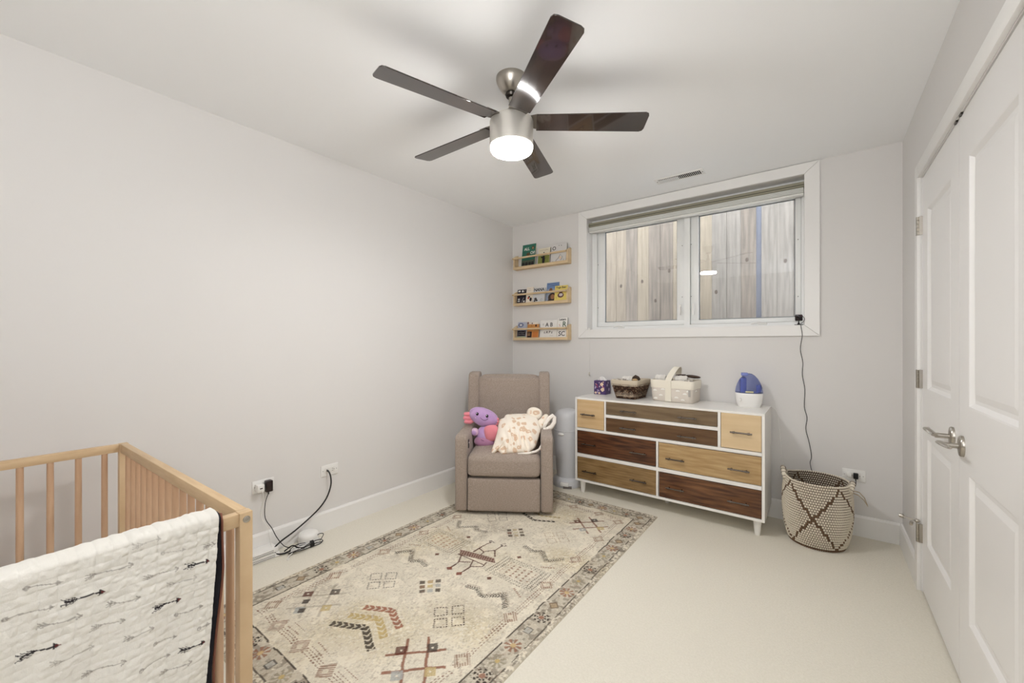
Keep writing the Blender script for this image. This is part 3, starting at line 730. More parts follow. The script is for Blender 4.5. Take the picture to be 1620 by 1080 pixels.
BLo = [(-.083, .033, .422), (-.094, .059, .431), (-.077, .152, .495), (-.066, .235, .557), (-.062, .302, .61), (-.027, .323, .627), (-.008, .348, .648), (.059, .355, .654), (.112, .355, .655), (.159, .354, .655), (.227, .328, .634), (.243, .313, .622), (.258, .256, .577), (.263, .214, .546), (.243, .152, .5), (.225, .096, .46), (.19, .06, .438), (.172, .044, .430), (.101, .044, .428), (.031, .035, .424), (-.006, .023, .420), (-.027, .039, .424), (-.049, .055, .436), (-.065, .039, .424)]
pn = Vector((0, -.83, .56))
def fold1(p, rho):
    # soft diagonal folds running down to the lower right, stronger in the lower half
    s = p[0]*.75+p[2]*.9+.15*math.sin(p[0]*14); lowr = max(0, min(1, (.58-(p[2]+.432))/.10))
    return .010*lowr*math.sin(s*95)+.004*math.sin(p[0]*60+p[2]*35)*(.4+.6*lowr)
tbody = puff('towel_body', [Q(p) for p in BLo], .075, pn, tw_m, TW, rings=26, fold=fold1, n=6)
ear = [(.157, .365, .62), (.150, .375, .655), (.160, .38, .685), (.189, .38, .703), (.225, .38, .703), (.262, .375, .685), (.278, .37, .655), (.262, .34, .62), (.227, .33, .60), (.19, .34, .60)]
puff('hood_ear', [Q(p) for p in ear], .030, pn, tw_m, TW, rings=10)
roll = [(.235, .30, .60), (.262, .30, .632), (.292, .305, .662), (.318, .31, .66), (.318, .30, .635), (.296, .28, .60), (.280, .27, .565), (.262, .26, .54), (.243, .27, .56)]
puff('towel_fold', [Q(p) for p in roll], .028, pn, tw_m, TW, rings=10)
B().tube([Q(p) for p in ((.283, .25, .565), (.300, .265, .60), (.330, .28, .640), (.355, .29, .655), (.368, .29, .642), (.366, .28, .605), (.345, .265, .575), (.315, .25, .560), (.292, .24, .556), (.286, .22, .53), (.284, .20, .515))], [.012, .014, .016, .016, .016, .017, .017, .017, .018, .016, .012], 12).obj('trim_loop', lin_m, TW, ang=180)
B().tube([Q(p) for p in ((.288, .20, .52), (.280, .16, .50), (.268, .11, .472), (.252, .07, .452), (.225, .045, .442), (.17, .03, .432), (.10, .028, .430))], [.010, .008, .008, .008, .009, .009, .006], 10).obj('rolled_hem', lin_m, TW, ang=180)
B().tube([Q(p) for p in ((.296, .21, .52), (.288, .15, .495), (.276, .10, .470), (.262, .065, .450))], .006, 10).obj('rolled_hem', mat('tan_hem', srgb((206, 172, 148)), .95), TW, ang=180)

# ------------------------------------------------------------ diaper pail
pail_m = mat('pale_grey_plastic', srgb((206, 207, 210)), .35)
DP = thing('nursery_pail', 'tall pale grey domed pail with white foot pedal between armchair and dresser', 'pail', (-1.752, 3.095, 0))
B().lathe([(.128, 0), (.130, .01), (.126, .045), (.110, .066), (.096, .075)], 40).obj('base', pail_m, DP)
B().lathe([(.088, .070), (.093, .10), (.106, .25), (.113, .40), (.114, .470), (.1165, .472), (.1165, .477), (.114, .479)], 40).obj('body', pail_m, DP)
B().lathe([(.113, .479), (.112, .58), (.105, .612), (.085, .636), (.05, .650), (0, .655)], 40).obj('lid', pail_m, DP, ang=50)
Md = Matrix.Rotation(math.radians(33), 4, 'Z')
B().box(-.036, .036, -.150, -.118, .022, .052, .006, M=Md @ Matrix.Rotation(math.radians(-14), 4, 'Z')).obj('foot_pedal', white_p, DP)
B().box(-.036, .036, -.140, -.118, .002, .020, .001, M=Md @ Matrix.Rotation(math.radians(-14), 4, 'Z')).obj('pedal_slot', mat('pail_dark', srgb((110, 104, 100)), .6), DP)
B().ball((0, -.113, .448), (.030, .012, .012), 20, 10, M=None).obj('latch', white_p, DP)
DP.children[-1].matrix_parent_inverse = Matrix.Identity(4); DP.children[-1].rotation_euler = (0, 0, math.radians(10))

# ------------------------------------------------------------ beads for woven baskets
def weave(rows, mats, name, parent, thin=False):
    """rows: (points around, height of bead) ; every stitch a small 6-sided block; colour index per stitch -> one mesh per colour"""
    out = {}
    for pts, h, cf in rows:
        n = len(pts)
        for k in range(n):
            p = Vector(pts[k]); q = Vector(pts[(k+1) % n]); t = (q-p); L = t.length; t.normalize(); nrm = t.cross(Vector((0, 0, 1))).normalized()
            c = (p+q)/2; i = cf(k, n, c); b = out.setdefault(i, B()); th = .0052 if not thin else .003; w2 = L*.40; hh = h*.40
            sk = t*0
            a = [c-t*w2-Vector((0, 0, hh))-sk, c+t*w2-Vector((0, 0, hh))-sk, c+t*w2+Vector((0, 0, hh))+sk, c-t*w2+Vector((0, 0, hh))+sk]
            o2 = [x-nrm*th*-1 for x in [c-t*w2*.6-Vector((0, 0, hh*.55)), c+t*w2*.6-Vector((0, 0, hh*.55)), c+t*w2*.6+Vector((0, 0, hh*.55)), c-t*w2*.6+Vector((0, 0, hh*.55))]]
            i2 = [x-nrm*th for x in [c-t*w2*.6-Vector((0, 0, hh*.55)), c+t*w2*.6-Vector((0, 0, hh*.55)), c+t*w2*.6+Vector((0, 0, hh*.55)), c-t*w2*.6+Vector((0, 0, hh*.55))]]
            b.add(a+o2+i2, [(4, 5, 6, 7), (0, 1, 5, 4), (1, 2, 6, 5), (2, 3, 7, 6), (3, 0, 4, 7), (11, 10, 9, 8), (8, 9, 1, 0), (9, 10, 2, 1), (10, 11, 3, 2), (11, 8, 0, 3)])
    for i, b in out.items():
        o = b.obj(name, mats[i], parent, smooth=False, weld=False); o['kind'] = 'stuff'
sea_w = mat('ivory_seagrass', srgb((222, 213, 196)), .8); sea_b = mat('brown_seagrass', srgb((112, 88, 66)), .8); sea_d = mat('dark_seagrass', srgb((84, 68, 54)), .85)
LB = thing('laundry_basket', 'tall oval woven seagrass laundry basket with brown diamond lines by the back wall', 'basket', (-.020, 3.125, 0))
def bk_r(z): # bulged profile radius factor
    return np.interp(z, [0, .03, .10, .20, .30, .36, .40], [.82, .90, 1.0, 1.05, 1.04, .99, .97])
ax_, ay_ = .166, .165
def rimz(th): return 1+(.03 if math.cos(th) < 0 else .0)*max(0, abs(math.cos(th))-.75)/.25
rows = []; nr = 27; HB = .385
for r in range(nr):
    z0 = .006+(HB-.006)*r/(nr-1); n = 84; pts = []
    for k in range(n):
        th = 2*PI*(k+.5*(r % 2))/n; q = bk_r(z0); z = z0*rimz(th)
        pts.append((ax_*q*math.cos(th), ay_*q*math.sin(th), z))
    def cf(k, n, c, z0=z0, r=r):
        th = math.atan2(c.y, c.x); u = (math.degrees(th)+90)  # 0 = front
        if z0 < .014: return 1
        m = abs(((u+50) % 180)-90)/90       # zigzag
        tgt = m*.36+.01; d1 = abs(z0-tgt)
        m2 = abs(((u-40) % 180)-90)/90; d2 = abs(z0-(m2*.36+.01))
        if min(d1, d2) < .0105: return 1
        return 0
    rows.append((pts, (HB-.006)/(nr-1), cf))
weave(rows, {0: sea_w, 1: sea_b}, 'stitches', LB)
prof = [(0, .004)]+[(bk_r(z)*1, z) for z in np.linspace(.004, HB+.002, 16)]
vs = []; b = B(); seg_ = 64; pr = [(q, z) for q, z in prof]; 
vv = []; ff = []
for q, z in pr:
    for k in range(seg_):
        th = 2*PI*k/seg_; vv.append((ax_*q*math.cos(th), ay_*q*math.sin(th), z*rimz(th)))
for q, z in reversed(pr):
    for k in range(seg_):
        th = 2*PI*k/seg_; q2 = max(0, q-.003/ax_); vv.append((ax_*q2*math.cos(th), ay_*q2*math.sin(th), max(.008, z*rimz(th))))
for i in range(2*len(pr)-1):
    for k in range(seg_): ff.append((i*seg_+k, i*seg_+(k+1) % seg_, (i+1)*seg_+(k+1) % seg_, (i+1)*seg_+k))
b.add([(x*.994, y*.994, z) for x, y, z in vv], ff); b.obj('basket_wall', sea_d, LB)
for s in (-1, 1):
    hpts = [(s*(.158+.014*math.sin(PI*u)), -.055+.11*u, .372+.052*math.sin(PI*u) if s < 0 else .352+.040*math.sin(PI*u)) for u in np.linspace(0, 1, 17)]
    h = B().tube(hpts, .013, 10).obj('handle', sea_w, LB, ang=180)
    bb = B()
    for i in range(1, 16, 2):
        c = Vector(hpts[i]); d = (Vector(hpts[i+1])-Vector(hpts[i-1])).normalized(); bb.tube([c-d*.0012, c+d*.0012], .0142, 10)
    bb.obj('binding', sea_d, h)
B().tube([(.165, -.02, .355), (.20, -.015, .350), (.222, -.02, .325), (.236, -.02, .285)], [.006, .009, .009, .005], 8, flat=.3).tube([(.165, -.03, .345), (.195, -.03, .337), (.220, -.025, .312), (.238, -.02, .278)], [.006, .008, .008, .004], 8, flat=.3).obj('strap', mat('jute_strap', srgb((176, 160, 134)), .8), LB)

# ------------------------------------------------------------ items on the dresser
def rr(hx, hy, r, n=8):
    out = []
    for cx, cy, a0 in ((hx-r, hy-r, 0), (-hx+r, hy-r, 90), (-hx+r, -hy+r, 180), (hx-r, -hy+r, 270)):
        for k in range(n+1):
            a = math.radians(a0+90*k/n); out.append((cx+r*math.cos(a), cy+r*math.sin(a)))
    return out
def resample(P_, n):
    P_ = [Vector(p) for p in P_]; L = [0]
    for i in range(len(P_)): L.append(L[-1]+(P_[(i+1) % len(P_)]-P_[i]).length)
    out = []; j = 0
    for k in range(n):
        s = L[-1]*k/n
        while L[j+1] < s: j += 1
        t = (s-L[j])/(L[j+1]-L[j]+1e-12); out.append(P_[j].lerp(P_[(j+1) % len(P_)], t))
    return out
# wicker basket
WB = thing('wicker_basket', 'dark brown wicker basket with beige cloth liner on the dresser', 'basket', (-1.225, 3.20, TZ), math.radians(-4))
cane = mat('dark_wicker', srgb((84, 58, 42)), .6); cane2 = mat('light_wicker', srgb((150, 122, 96)), .6); cane3 = mat('deep_wicker', srgb((46, 32, 25)), .7)
random.seed(7); rows = []
for r in range(15):
    u = r/14; hx = .080+.026*u; hy = .108+.028*u; z = .004+.110*u
    pts = [(p[0], p[1], z) for p in resample(rr(hx, hy, .02), 76)]
    pts = pts if r % 2 == 0 else pts[1:]+pts[:1]
    rows.append((pts, .0078, lambda k, n, c: random.choice((0, 0, 0, 1, 2))))
weave(rows, {0: cane, 1: cane2, 2: cane3}, 'weave', WB)
b = B()
for (hx, hy, z) in ((.078, .106, .002), (.104, .134, .116)): b.v += [(x, y, z) for x, y in rr(hx, hy, .02)]
n = 36; b.f = [tuple(range(n-1, -1, -1))]+[(k, (k+1) % n, n+(k+1) % n, n+k) for k in range(n)]
b.obj('basket_wall', cane3, WB)
def band(prof_hz, name, m, parent, r=.022, wob=0):
    b = B(); n = 0
    for (hx, hy, z) in prof_hz:
        ring = resample(rr(hx, hy, r), 72); n = len(ring)
        b.v += [(x+wob*math.sin(i*.9+z*90), y+wob*math.cos(i*1.3), z+wob*math.sin(i*.5)) for i, (x, y) in enumerate(ring)]
    for i in range(len(prof_hz)-1):
        for k in range(n): b.f.append((i*n+k, i*n+(k+1) % n, (i+1)*n+(k+1) % n, (i+1)*n+k))
    return b.obj(name, m, parent, ang=60)
lin = mat('beige_linen', srgb((198, 186, 166)), .9, bump=.2, bscale=400)
band([(.106, .136, .104), (.109, .139, .106), (.112, .142, .146), (.110, .140, .151), (.105, .135, .150), (.098, .128, .12), (.086, .115, .02), (.0, .0, .018)], 'liner', lin, WB, wob=.0012)
fab_w = mat('white_cotton', srgb((232, 229, 224)), .9, c2=srgb((214, 210, 204)), cscale=30)
fab_g = mat('grey_speckled_cotton', srgb((200, 194, 186)), .9, c2=srgb((140, 132, 124)), cscale=60, lo_=.5, hi_=.56)
fab_d = mat('dark_brown_cloth', srgb((66, 52, 44)), .85); fab_t = mat('tan_cloth', srgb((190, 160, 120)), .9)
def roll_cloth(name, lab, c, L, r, ang, m, tilt=0, grp=None, cat='cloth'):
    t = thing(name, lab, cat, c, ang, grp)
    b = B(); pts = []; 
    sp = [(-L/2+L*i/8, 0, 0) for i in range(9)]
    b.tube(sp, [r*.86]+[r*(1+.05*math.sin(i*2.1+c[0]*50)) for i in range(7)]+[r*.86], 16, flat=.85)
    o = b.obj('roll', m, t, ang=60); o.rotation_euler = (0, tilt, 0)
    b = B()
    for e_ in (-1, 1):
        pts = [(e_*(L/2+.001), r*.8*(1-k/26)*math.cos(k*.62), r*.68*(1-k/26)*math.sin(k*.62)) for k in range(24)]
        b.tube(pts, .0012, 5)
    o2 = b.obj('spiral_edge', fab_g, t); o2.rotation_euler = (0, tilt, 0)
    return t
Zc = TZ
roll_cloth('folded_cloth', 'grey speckled cloth lying rolled at the left inside the wicker basket', (-1.275, 3.14, Zc+.135), .10, .030, .5, fab_g, grp='cloths in the wicker basket')
roll_cloth('folded_cloth', 'plain white rolled cloth in the middle of the wicker basket', (-1.225, 3.17, Zc+.150), .11, .030, .2, fab_w, grp='cloths in the wicker basket')
roll_cloth('folded_cloth', 'pale folded cloth at the back of the wicker basket', (-1.24, 3.24, Zc+.14), .14, .030, -.3, fab_w, grp='cloths in the wicker basket')
sh = thing('baby_sock', 'dark brown and tan baby sock on top of the wicker basket', 'sock', (-1.168, 3.15, Zc+.155), .3)
B().tube([(-.02, 0, -.012), (-.012, 0, .01), (.0, 0, .02), (.018, 0, .012), (.03, 0, -.006)], [.011, .014, .016, .014, .010], 12).obj('sock_body', fab_d, sh, ang=180)
B().ball((-.004, -.012, -.004), (.022, .010, .010)).obj('sock_cuff', fab_t, sh)
# fabric caddy
FC = thing('storage_caddy', 'beige canvas nursery caddy with white cloud print and carrying straps on the dresser', 'caddy', (-.885, 3.235, TZ), math.radians(-3))
can = mat('beige_canvas', srgb((216, 208, 198)), .9, bump=.15, bscale=500); cream = mat('cream_canvas', srgb((232, 226, 212)), .9, bump=.1, bscale=500); prn = mat('white_print', srgb((238, 236, 230)), .9)
band([(.0, .0, .001), (.148, .096, .001), (.153, .101, .006), (.156, .104, .06), (.157, .105, .125), (.150, .098, .125), (.148, .096, .01), (0, 0, .008)], 'caddy_wall', can, FC, r=.035, wob=.0008)
band([(.158, .106, .105), (.161, .109, .103), (.163, .111, .13), (.163, .111, .158), (.160, .108, .163), (.154, .102, .162), (.152, .100, .11)], 'folded_rim', cream, FC, r=.036, wob=.0014)
def ribbon(pts, wid, m, name, parent, th=.002, side=(1, 0, 0)):
    b = B(); n = len(pts); s = Vector(side)
    for i, p in enumerate(pts):
        p = Vector(p); t = (Vector(pts[min(i+1, n-1)])-Vector(pts[max(i-1, 0)])).normalized(); nn = t.cross(s).normalized()*th
        for q in (p-s*wid-nn, p+s*wid-nn, p+s*wid+nn, p-s*wid+nn): b.v.append(tuple(q))
    for i in range(n-1):
        for k in range(4): b.f.append((i*4+k, i*4+(k+1) % 4, i*4+4+(k+1) % 4, i*4+4+k))
    b.f += [(0, 1, 2, 3), tuple((n-1)*4+k for k in (3, 2, 1, 0))]
    return b.obj(name, m, parent, ang=40)
ribbon([(0-.02, -.1075, .004), (-.02, -.109, .10), (-.02, -.1140, .11), (-.02, -.1145, .155)], .0225, cream, 'strap', FC)
hpt = [(-.02+.03*math.sin(PI*u)*0+.05*u*(1 if u < .5 else 1)*.0+.035*math.sin(PI*u/1), -.114+.228*u, .155+.105*math.sin(PI*u)**.8) for u in np.linspace(0, 1, 21)]
ribbon(hpt, .0225, cream, 'strap', FC)
for i in range(9):   # cloud prints on the front and sides
    x = [-.12, -.075, -.115, .05, .10, .04, .085, .125, -.06][i]; z = [.08, .045, .02, .085, .065, .035, .02, .085, .09][i]
    B().prism([(x+.015*math.cos(a)*(1+.0*k), z+.010*max(-.15, math.sin(a))) for k, a in enumerate(np.linspace(0, 2*PI, 14, endpoint=False))], -.1062-.0004, -.1052, 'y').obj('cloud_print', prn, FC, smooth=False)
ribbon([(.1575, -.05, .085), (.1585, -.03, .09), (.1585, -.015, .085)], .004, prn, 'side_tab', FC, side=(0, 0, 1))
tgo = B().box(.145, .160, -.1085, -.107, .050, .098).obj('care_tag', mat('tag_grey', srgb((170, 166, 160)), .8), FC); tgo.location = (-.02, 0.0, 0)
roll_cloth('rolled_diaper', 'white rolled diaper at the left end of the canvas caddy', (-.985, 3.20, Zc+.170), .075, .032, .1, fab_w, cat='diaper', grp='rolled diapers in the caddy')
roll_cloth('rolled_diaper', 'white rolled diaper left of the strap at the back of the caddy', (-.965, 3.27, Zc+.160), .075, .032, -.2, fab_w, cat='diaper', grp='rolled diapers in the caddy')
roll_cloth('rolled_diaper', 'white rolled diaper right of the raised strap in the caddy', (-.835, 3.20, Zc+.168), .085, .034, .15, fab_w, cat='diaper', grp='rolled diapers in the caddy')
roll_cloth('rolled_diaper', 'pale rolled diaper beside the brown brush in the caddy', (-.775, 3.17, Zc+.150), .055, .024, .5, fab_g, cat='diaper', grp='rolled diapers in the caddy')
br = thing('hair_brush', 'dark brown hair brush lying on top of the diapers in the caddy', 'brush', (-.785, 3.25, Zc+.190), .12)
dkw = mat('dark_brown_wood', srgb((58, 38, 28)), .35)
B().ball((.02, 0, 0), (.055, .03, .012), 24, 12, M=Matrix.Rotation(.10, 4, 'Y')).obj('brush_head', dkw, br)
B().tube([(-.03, 0, .003), (-.07, .004, .004), (-.10, .008, 0)], [.012, .009, .010], 12).obj('brush_handle', dkw, br)
# tissue box
TB = thing('tissue_box', 'small purple floral tissue box at the left end of the dresser top', 'tissue box', (-1.515, 3.285, TZ), math.radians(2))
pur = mat('purple_card', srgb((74, 54, 104)), .5)
B().box(-.054, .054, -.052, .052, 0, .118, .0015, 1).obj('carton', pur, TB)
random.seed(3)
for i in range(26):
    x = random.uniform(-.044, .044); z = random.uniform(.01, .108); r = random.choice((.004, .005, .006)); c = random.choice(((196, 176, 210), (226, 190, 170), (150, 110, 170), (210, 200, 220), (190, 80, 110)))
    B().lathe([(r, 0), (0, .0003)], 6, M=Matrix.Translation((x, -.0522, z)) @ Matrix.Rotation(PI/2, 4, 'X')).obj('flower_print', mat('print_%d_%d' % (c[0], c[1]), srgb(c), .6), TB, smooth=False)
for x, z, r in ((.018, .088, .016), (.024, .042, .017), (-.038, .014, .010), (-.005, .012, .010)):
    B().lathe([(r, 0), (0, .0005)], 8, M=Matrix.Translation((x, -.0524, z)) @ Matrix.Rotation(PI/2, 4, 'X'), fn=lambda th: 1+.12*math.cos(4*th)).obj('flower_print', mat('print_cream', srgb((230, 206, 180)), .6), TB, smooth=False)
for y, z, r in ((-.02, .08, .012), (.02, .04, .014), (.0, .10, .009)):
    B().lathe([(r, 0), (0, .0005)], 8, M=Matrix.Translation((.0542, y, z)) @ Matrix.Rotation(PI/2, 4, 'Y')).obj('flower_print', mat('print_196_176', (0, 0, 0)), TB, smooth=False)
b = B()
gx, gn = 14, 8
for j in range(gn+1):
    for i in range(gx+1):
        u = i/gx*2-1; v = j/gn
        b.v.append((u*.040*(1-.1*v), .012*math.sin(u*7+v*3)*(1-.5*v)+.006*v*math.sin(u*5), .116+.030*v+.006*math.cos(u*4)*v))
for j in range(gn):
    for i in range(gx): a = j*(gx+1)+i; b.f.append((a, a+1, a+gx+2, a+gx+1))
tiss = b.obj('tissue', mat('tissue_paper', srgb((240, 238, 236)), .9), TB, ang=180)
sm_ = tiss.modifiers.new('s', 'SOLIDIFY'); sm_.thickness = .001
# humidifier
HM = thing('humidifier', 'white humidifier with translucent blue tank at the right end of the dresser', 'humidifier', (-.398, 3.255, TZ), math.radians(10))
def sup(th): return 1/(abs(math.cos(th))**2.6+abs(math.sin(th))**2.6)**(1/2.6)
B().lathe([(.068, 0), (.070, .004), (.080, .03), (.085, .07), (.0855, .092), (.083, .096), (0, .096)], 48, sx=1, sy=.78, fn=sup).obj('base', mat('glossy_white_plastic', srgb((238, 237, 235)), .2), HM)
blue = mat('translucent_blue_tank', srgb((176, 186, 230)), .08, trans=.92, ior=1.15)
B().lathe([(.0845, .097), (.0845, .110), (.080, .135), (.070, .165), (.054, .195), (.036, .216), (.018, .228), (0, .231)], 48, sx=1, sy=.78, fn=sup).obj('tank', blue, HM, ang=60)
dblue = mat('deep_blue_plastic', srgb((122, 134, 198)), .3)
B().box(-.052, -.015, -.03, .03, .10, .20, .008).box(.040, .066, -.03, .03, .10, .150, .006).box(-.05, .05, -.04, .04, .098, .106, .002).obj('inner_chamber', dblue, HM)
B().box(-.048, -.006, -.026, .022, .214, .235, .004).obj('mist_nozzle', dblue, HM)
B().lathe([(.012, 0), (.011, .008), (0, .010)], 20, M=Matrix.Translation((-.056, -.0655, .052)) @ Matrix.Rotation(math.radians(-35), 4, 'Z') @ Matrix.Rotation(PI/2, 4, 'X')).obj('control_knob', white_p, HM)
B().box(-.024, .024, -.069, -.064, .102, .112, .001).obj('name_plate', mat('yellowish_label', srgb((206, 202, 160)), .5), HM)
adopt(B().tube([(-.325, 3.30, TZ+.004), (-.30, 3.315, TZ+.004), (-.268, 3.325, TZ+.003), (-.245, 3.335, TZ-.02), (-.232, 3.345, TZ-.06), (-.225, 3.352, TZ-.15), (-.215, 3.353, .48), (-.20, 3.355, .36), (-.14, 3.356, .30), (.0, 3.357, .33), (.11, 3.352, .365), (.128, 3.352, .385)], .0022, 6).obj('power_cord', white_p), HM)

# ------------------------------------------------------------ sill camera + black cord
SC = thing('baby_monitor_camera', 'small black camera on a stand at the right window sill corner', 'camera', (-.118, BY+.018-.012, 1.3455), 0)
B().box(-.024, .026, -.014, .014, 0, .004, .001).obj('foot', black, SC)
B().tube([(0, 0, .003), (0, 0, .03)], .0035, 10).lathe([(.010, .003), (.006, .012), (.003, .018)], 16).obj('stem', black, SC)
B().box(-.021, .021, -.016, .016, .030, .072, .005, M=Matrix.Rotation(math.radians(12), 4, 'X') @ Matrix.Rotation(math.radians(8), 4, 'Z')).obj('camera_body', mat('glossy_black_plum', srgb((34, 20, 26)), .15), SC)
B().lathe([(.010, 0), (.010, .003), (.007, .004), (0, .0035)], 20, M=Matrix.Translation((.002, -.0265, .049)) @ Matrix.Rotation(math.radians(12), 4, 'X') @ Matrix.Rotation(PI/2, 4, 'X')).obj('lens', mat('lens_glass', srgb((10, 10, 14)), .05), SC)
cp = [(-.115, 3.372, 1.40), (-.095, 3.366, 1.402), (-.086, 3.36, 1.385), (-.092, 3.355, 1.365), (-.106, 3.355, 1.348), (-.098, 3.358, 1.273), (-.109, 3.376, 1.181), (-.095, 3.376, 1.09), (-.098, 3.376, 1.007), (-.084, 3.376, .908), (-.087, 3.376, .791), (-.072, 3.376, .718), (-.079, 3.376, .643), (-.062, 3.376, .562), (-.048, 3.375, .465), (-.055, 3.372, .415), (-.035, 3.355, .35), (.03, 3.352, .30), (.12, 3.352, .28), (.172, 3.352, .31), (.178, 3.352, .358)]
def cr_(P_, n=5):
    out = []
    for i in range(len(P_)-1):
        p0 = np.array(P_[max(i-1, 0)]); p1 = np.array(P_[i]); p2 = np.array(P_[i+1]); p3 = np.array(P_[min(i+2, len(P_)-1)])
        for t in np.linspace(0, 1, n, endpoint=False): out.append(tuple(.5*((2*p1)+(-p0+p2)*t+(2*p0-5*p1+4*p2-p3)*t*t+(-p0+3*p1-3*p2+p3)*t**3)))
    out.append(tuple(P_[-1])); return out
adopt(B().tube(cr_(cp), .0019, 6).obj('power_cord', black), SC)

# ------------------------------------------------------------ outlets
def outlet(lab, loc, rz, holes=True):
    t = thing('wall_outlet', lab, 'outlet', loc, rz, 'horizontal wall outlets')   # local: x along wall, y out of the wall (negative = into room), z up
    B().box(-.058, .058, -.006, 0, -.036, .036, .002).obj('cover_plate', white_p, t)
    B().box(-.034, .034, -.0075, -.005, -.017, .017, .001).obj('socket_face', mat('outlet_face', srgb((226, 224, 220)), .4), t)
    b = B()
    for cx in (-.019, .019):
        for dz in (-.006, .006): b.box(cx-.004, cx+.004, -.0079, -.0073, dz-.0012, dz+.0012)
        b.box(cx+.0075, cx+.0115, -.0079, -.0073, -.002, .002)
    b.obj('slots', mat('slot_dark', srgb((60, 56, 54)), .7), t, smooth=False)
    for cx in (-.046, .046): B().tube([(cx, -.0068, 0), (cx, -.0055, 0)], .0025, 8).obj('screw', mat('screw_grey', srgb((150, 148, 144)), .4, .6), t)
    return t
outlet('horizontal white wall outlet beside the crib with two adapters plugged in', (LX, .99, .397), PI/2)
outlet('horizontal white wall outlet on the left wall with a thick black cable', (LX, 1.388, .390), PI/2)
outlet('horizontal white wall outlet behind the seagrass basket', (.169, BY, .379), 0)
wp = thing('white_adapter', 'white plug adapter in the outlet beside the crib', 'adapter', (LX+.008, .962, .397))
B().box(0, .042, -.018, .018, -.020, .020, .004).obj('adapter_body', white_p, wp)
B().box(.041, .0425, -.007, .007, -.003, .003).obj('port', mat('slot_dark', (0, 0, 0)), wp)
bp_ = thing('black_adapter', 'black plug adapter in the outlet beside the crib', 'adapter', (LX+.008, 1.008, .393))
B().box(0, .036, -.0165, .0195, -.030, .034, .005).obj('adapter_body', mat('black_brownish_plastic', srgb((36, 22, 22)), .25), bp_)
B().tube([(.02, 0, -.03), (.02, 0, -.045)], .004, 8).obj('strain_relief', black, bp_)
bp2 = thing('black_plug', 'small black plug in the outlet behind the seagrass basket', 'plug', (.178, BY-.0078, .379))
B().box(-.012, .012, -.020, 0, -.018, .018, .003).obj('plug_body', black, bp2); B().tube([(0, -.010, -.018), (0, -.012, -.030)], .003, 8).obj('strain_relief', black, bp2)
wp2 = thing('white_plug', 'small white plug left of the black plug behind the basket', 'plug', (.145, BY-.0078, .383))
B().box(-.012, .012, -.022, 0, -.013, .013, .004).obj('plug_body', white_p, wp2); B().tube([(-.002, -.016, -.012), (-.006, -.018, -.022)], .003, 8).obj('strain_relief', white_p, wp2)
XF = -2.50
tag(B().tube(cr_([(LX+.008, 1.368, .390), (LX+.026, 1.370, .386), (LX+.038, 1.376, .356), (-2.532, 1.378, .30), (-2.53, 1.352, .232), (-2.53, 1.307, .18), (-2.52, 1.238, .140), (-2.505, 1.14, .098), (-2.49, 1.05, .070), (-2.478, 1.01, .045), (-2.470, 1.03, .014), (-2.462, 1.08, .008), (-2.452, 1.14, .030)]), .0045, 8).obj('power_cable', black), 'thick black cable curving down from the left wall outlet to the floor', 'cable')
adopt(B().tube(cr_([(LX+.028, 1.008, .352), (-2.54, .990, .301), (-2.54, .990, .215), (-2.53, 1.021, .150), (-2.51, 1.04, .094), (-2.49, 1.07, .04), (-2.475, 1.10, .02)]), .0022, 6).obj('power_cord', black), bp_)
adopt(B().tube(cr_([(LX+.045, .962, .396), (-2.51, .968, .36), (-2.54, .972, .28), (-2.54, .972, .222), (-2.52, .998, .152), (-2.495, 1.004, .07), (-2.49, 1.01, .047)]), .0018, 6).obj('power_cord', white_p), wp)
# network boxes on the floor: two stacked flat white boxes
for k, (z, lab) in enumerate(((0, 'flat white network box on the floor, lower of the two'), (.029, 'flat white network box stacked on top of another'))):
    nb = thing('network_box', lab, 'network box', (-2.515+.004*k, .955-.01*k, z), .05*(k-.5), 'network boxes on the floor')
    B().box(-.045, .045, -.085, .085, .001, .028, .003).obj('housing', white_p, nb)
    bb = B()
    for j in (0, 1): bb.box(.0445, .0454, -.075, .06, .007+j*.009, .0095+j*.009)
    bb.obj('port', mat('slot_dark', (0, 0, 0)), nb, smooth=False)
    B().box(-.03, .03, .0845, .0858, .006, .021).obj('end_panel', black, nb)
dm = thing('white_router', 'round white dome-shaped router on the floor against the left baseboard', 'router', (-2.485, 1.21, 0))
B().lathe([(.050, 0), (.055, .006), (.056, .05), (.052, .066), (.040, .073), (0, .075)], 40).obj('housing', white_p, dm, ang=50)
B().lathe([(.0565, .010), (.0565, .016)], 40).obj('band', mat('router_band', srgb((160, 158, 158)), .4), dm)
bn = thing('cable_bundle', 'tangled bundle of white and black cables tied up on the floor', 'cable bundle', (-2.43, 1.14, 0))
random.seed(12)
for i in range(9):
    ph = random.uniform(0, 6); rr_ = random.uniform(.6, 1); pts = []
    for k in range(29):
        a = 2*PI*k/28; x = .026*rr_*math.sin(a)*(1+.3*math.sin(a*2+ph)); y = .115*rr_*math.cos(a)+.03; pinch = .35+.65*min(1, abs(y-.06)/.06); pts.append((x*pinch+random.uniform(-.002, .002), y, .010+.018*(i/9)+.008*math.sin(a*2+ph)))
    B().tube(pts, .0024, 6, cap=False).obj('cable_loop', white_p if i % 4 else black, bn)
B().tube([(0, .052, .018), (0, .070, .018)], [.021, .021], 14).obj('tie', black, bn)
B().tube(cr_([(.0, -.03, .02), (.03, -.08, .012), (.05, -.10, .006), (.045, -.085, .006)]), .0022, 6).obj('loose_end', white_p, bn)
B().tube(cr_([(-.01, -.09, .03), (0, -.05, .05), (.01, -.02, .03), (.02, .01, .02)]), .004, 8).obj('black_lead', black, bn)
B().tube(cr_([(-.02, .08, .03), (-.01, .11, .055), (.0, .135, .05), (.005, .12, .03)]), .0022, 6).obj('loose_end', black, bn)

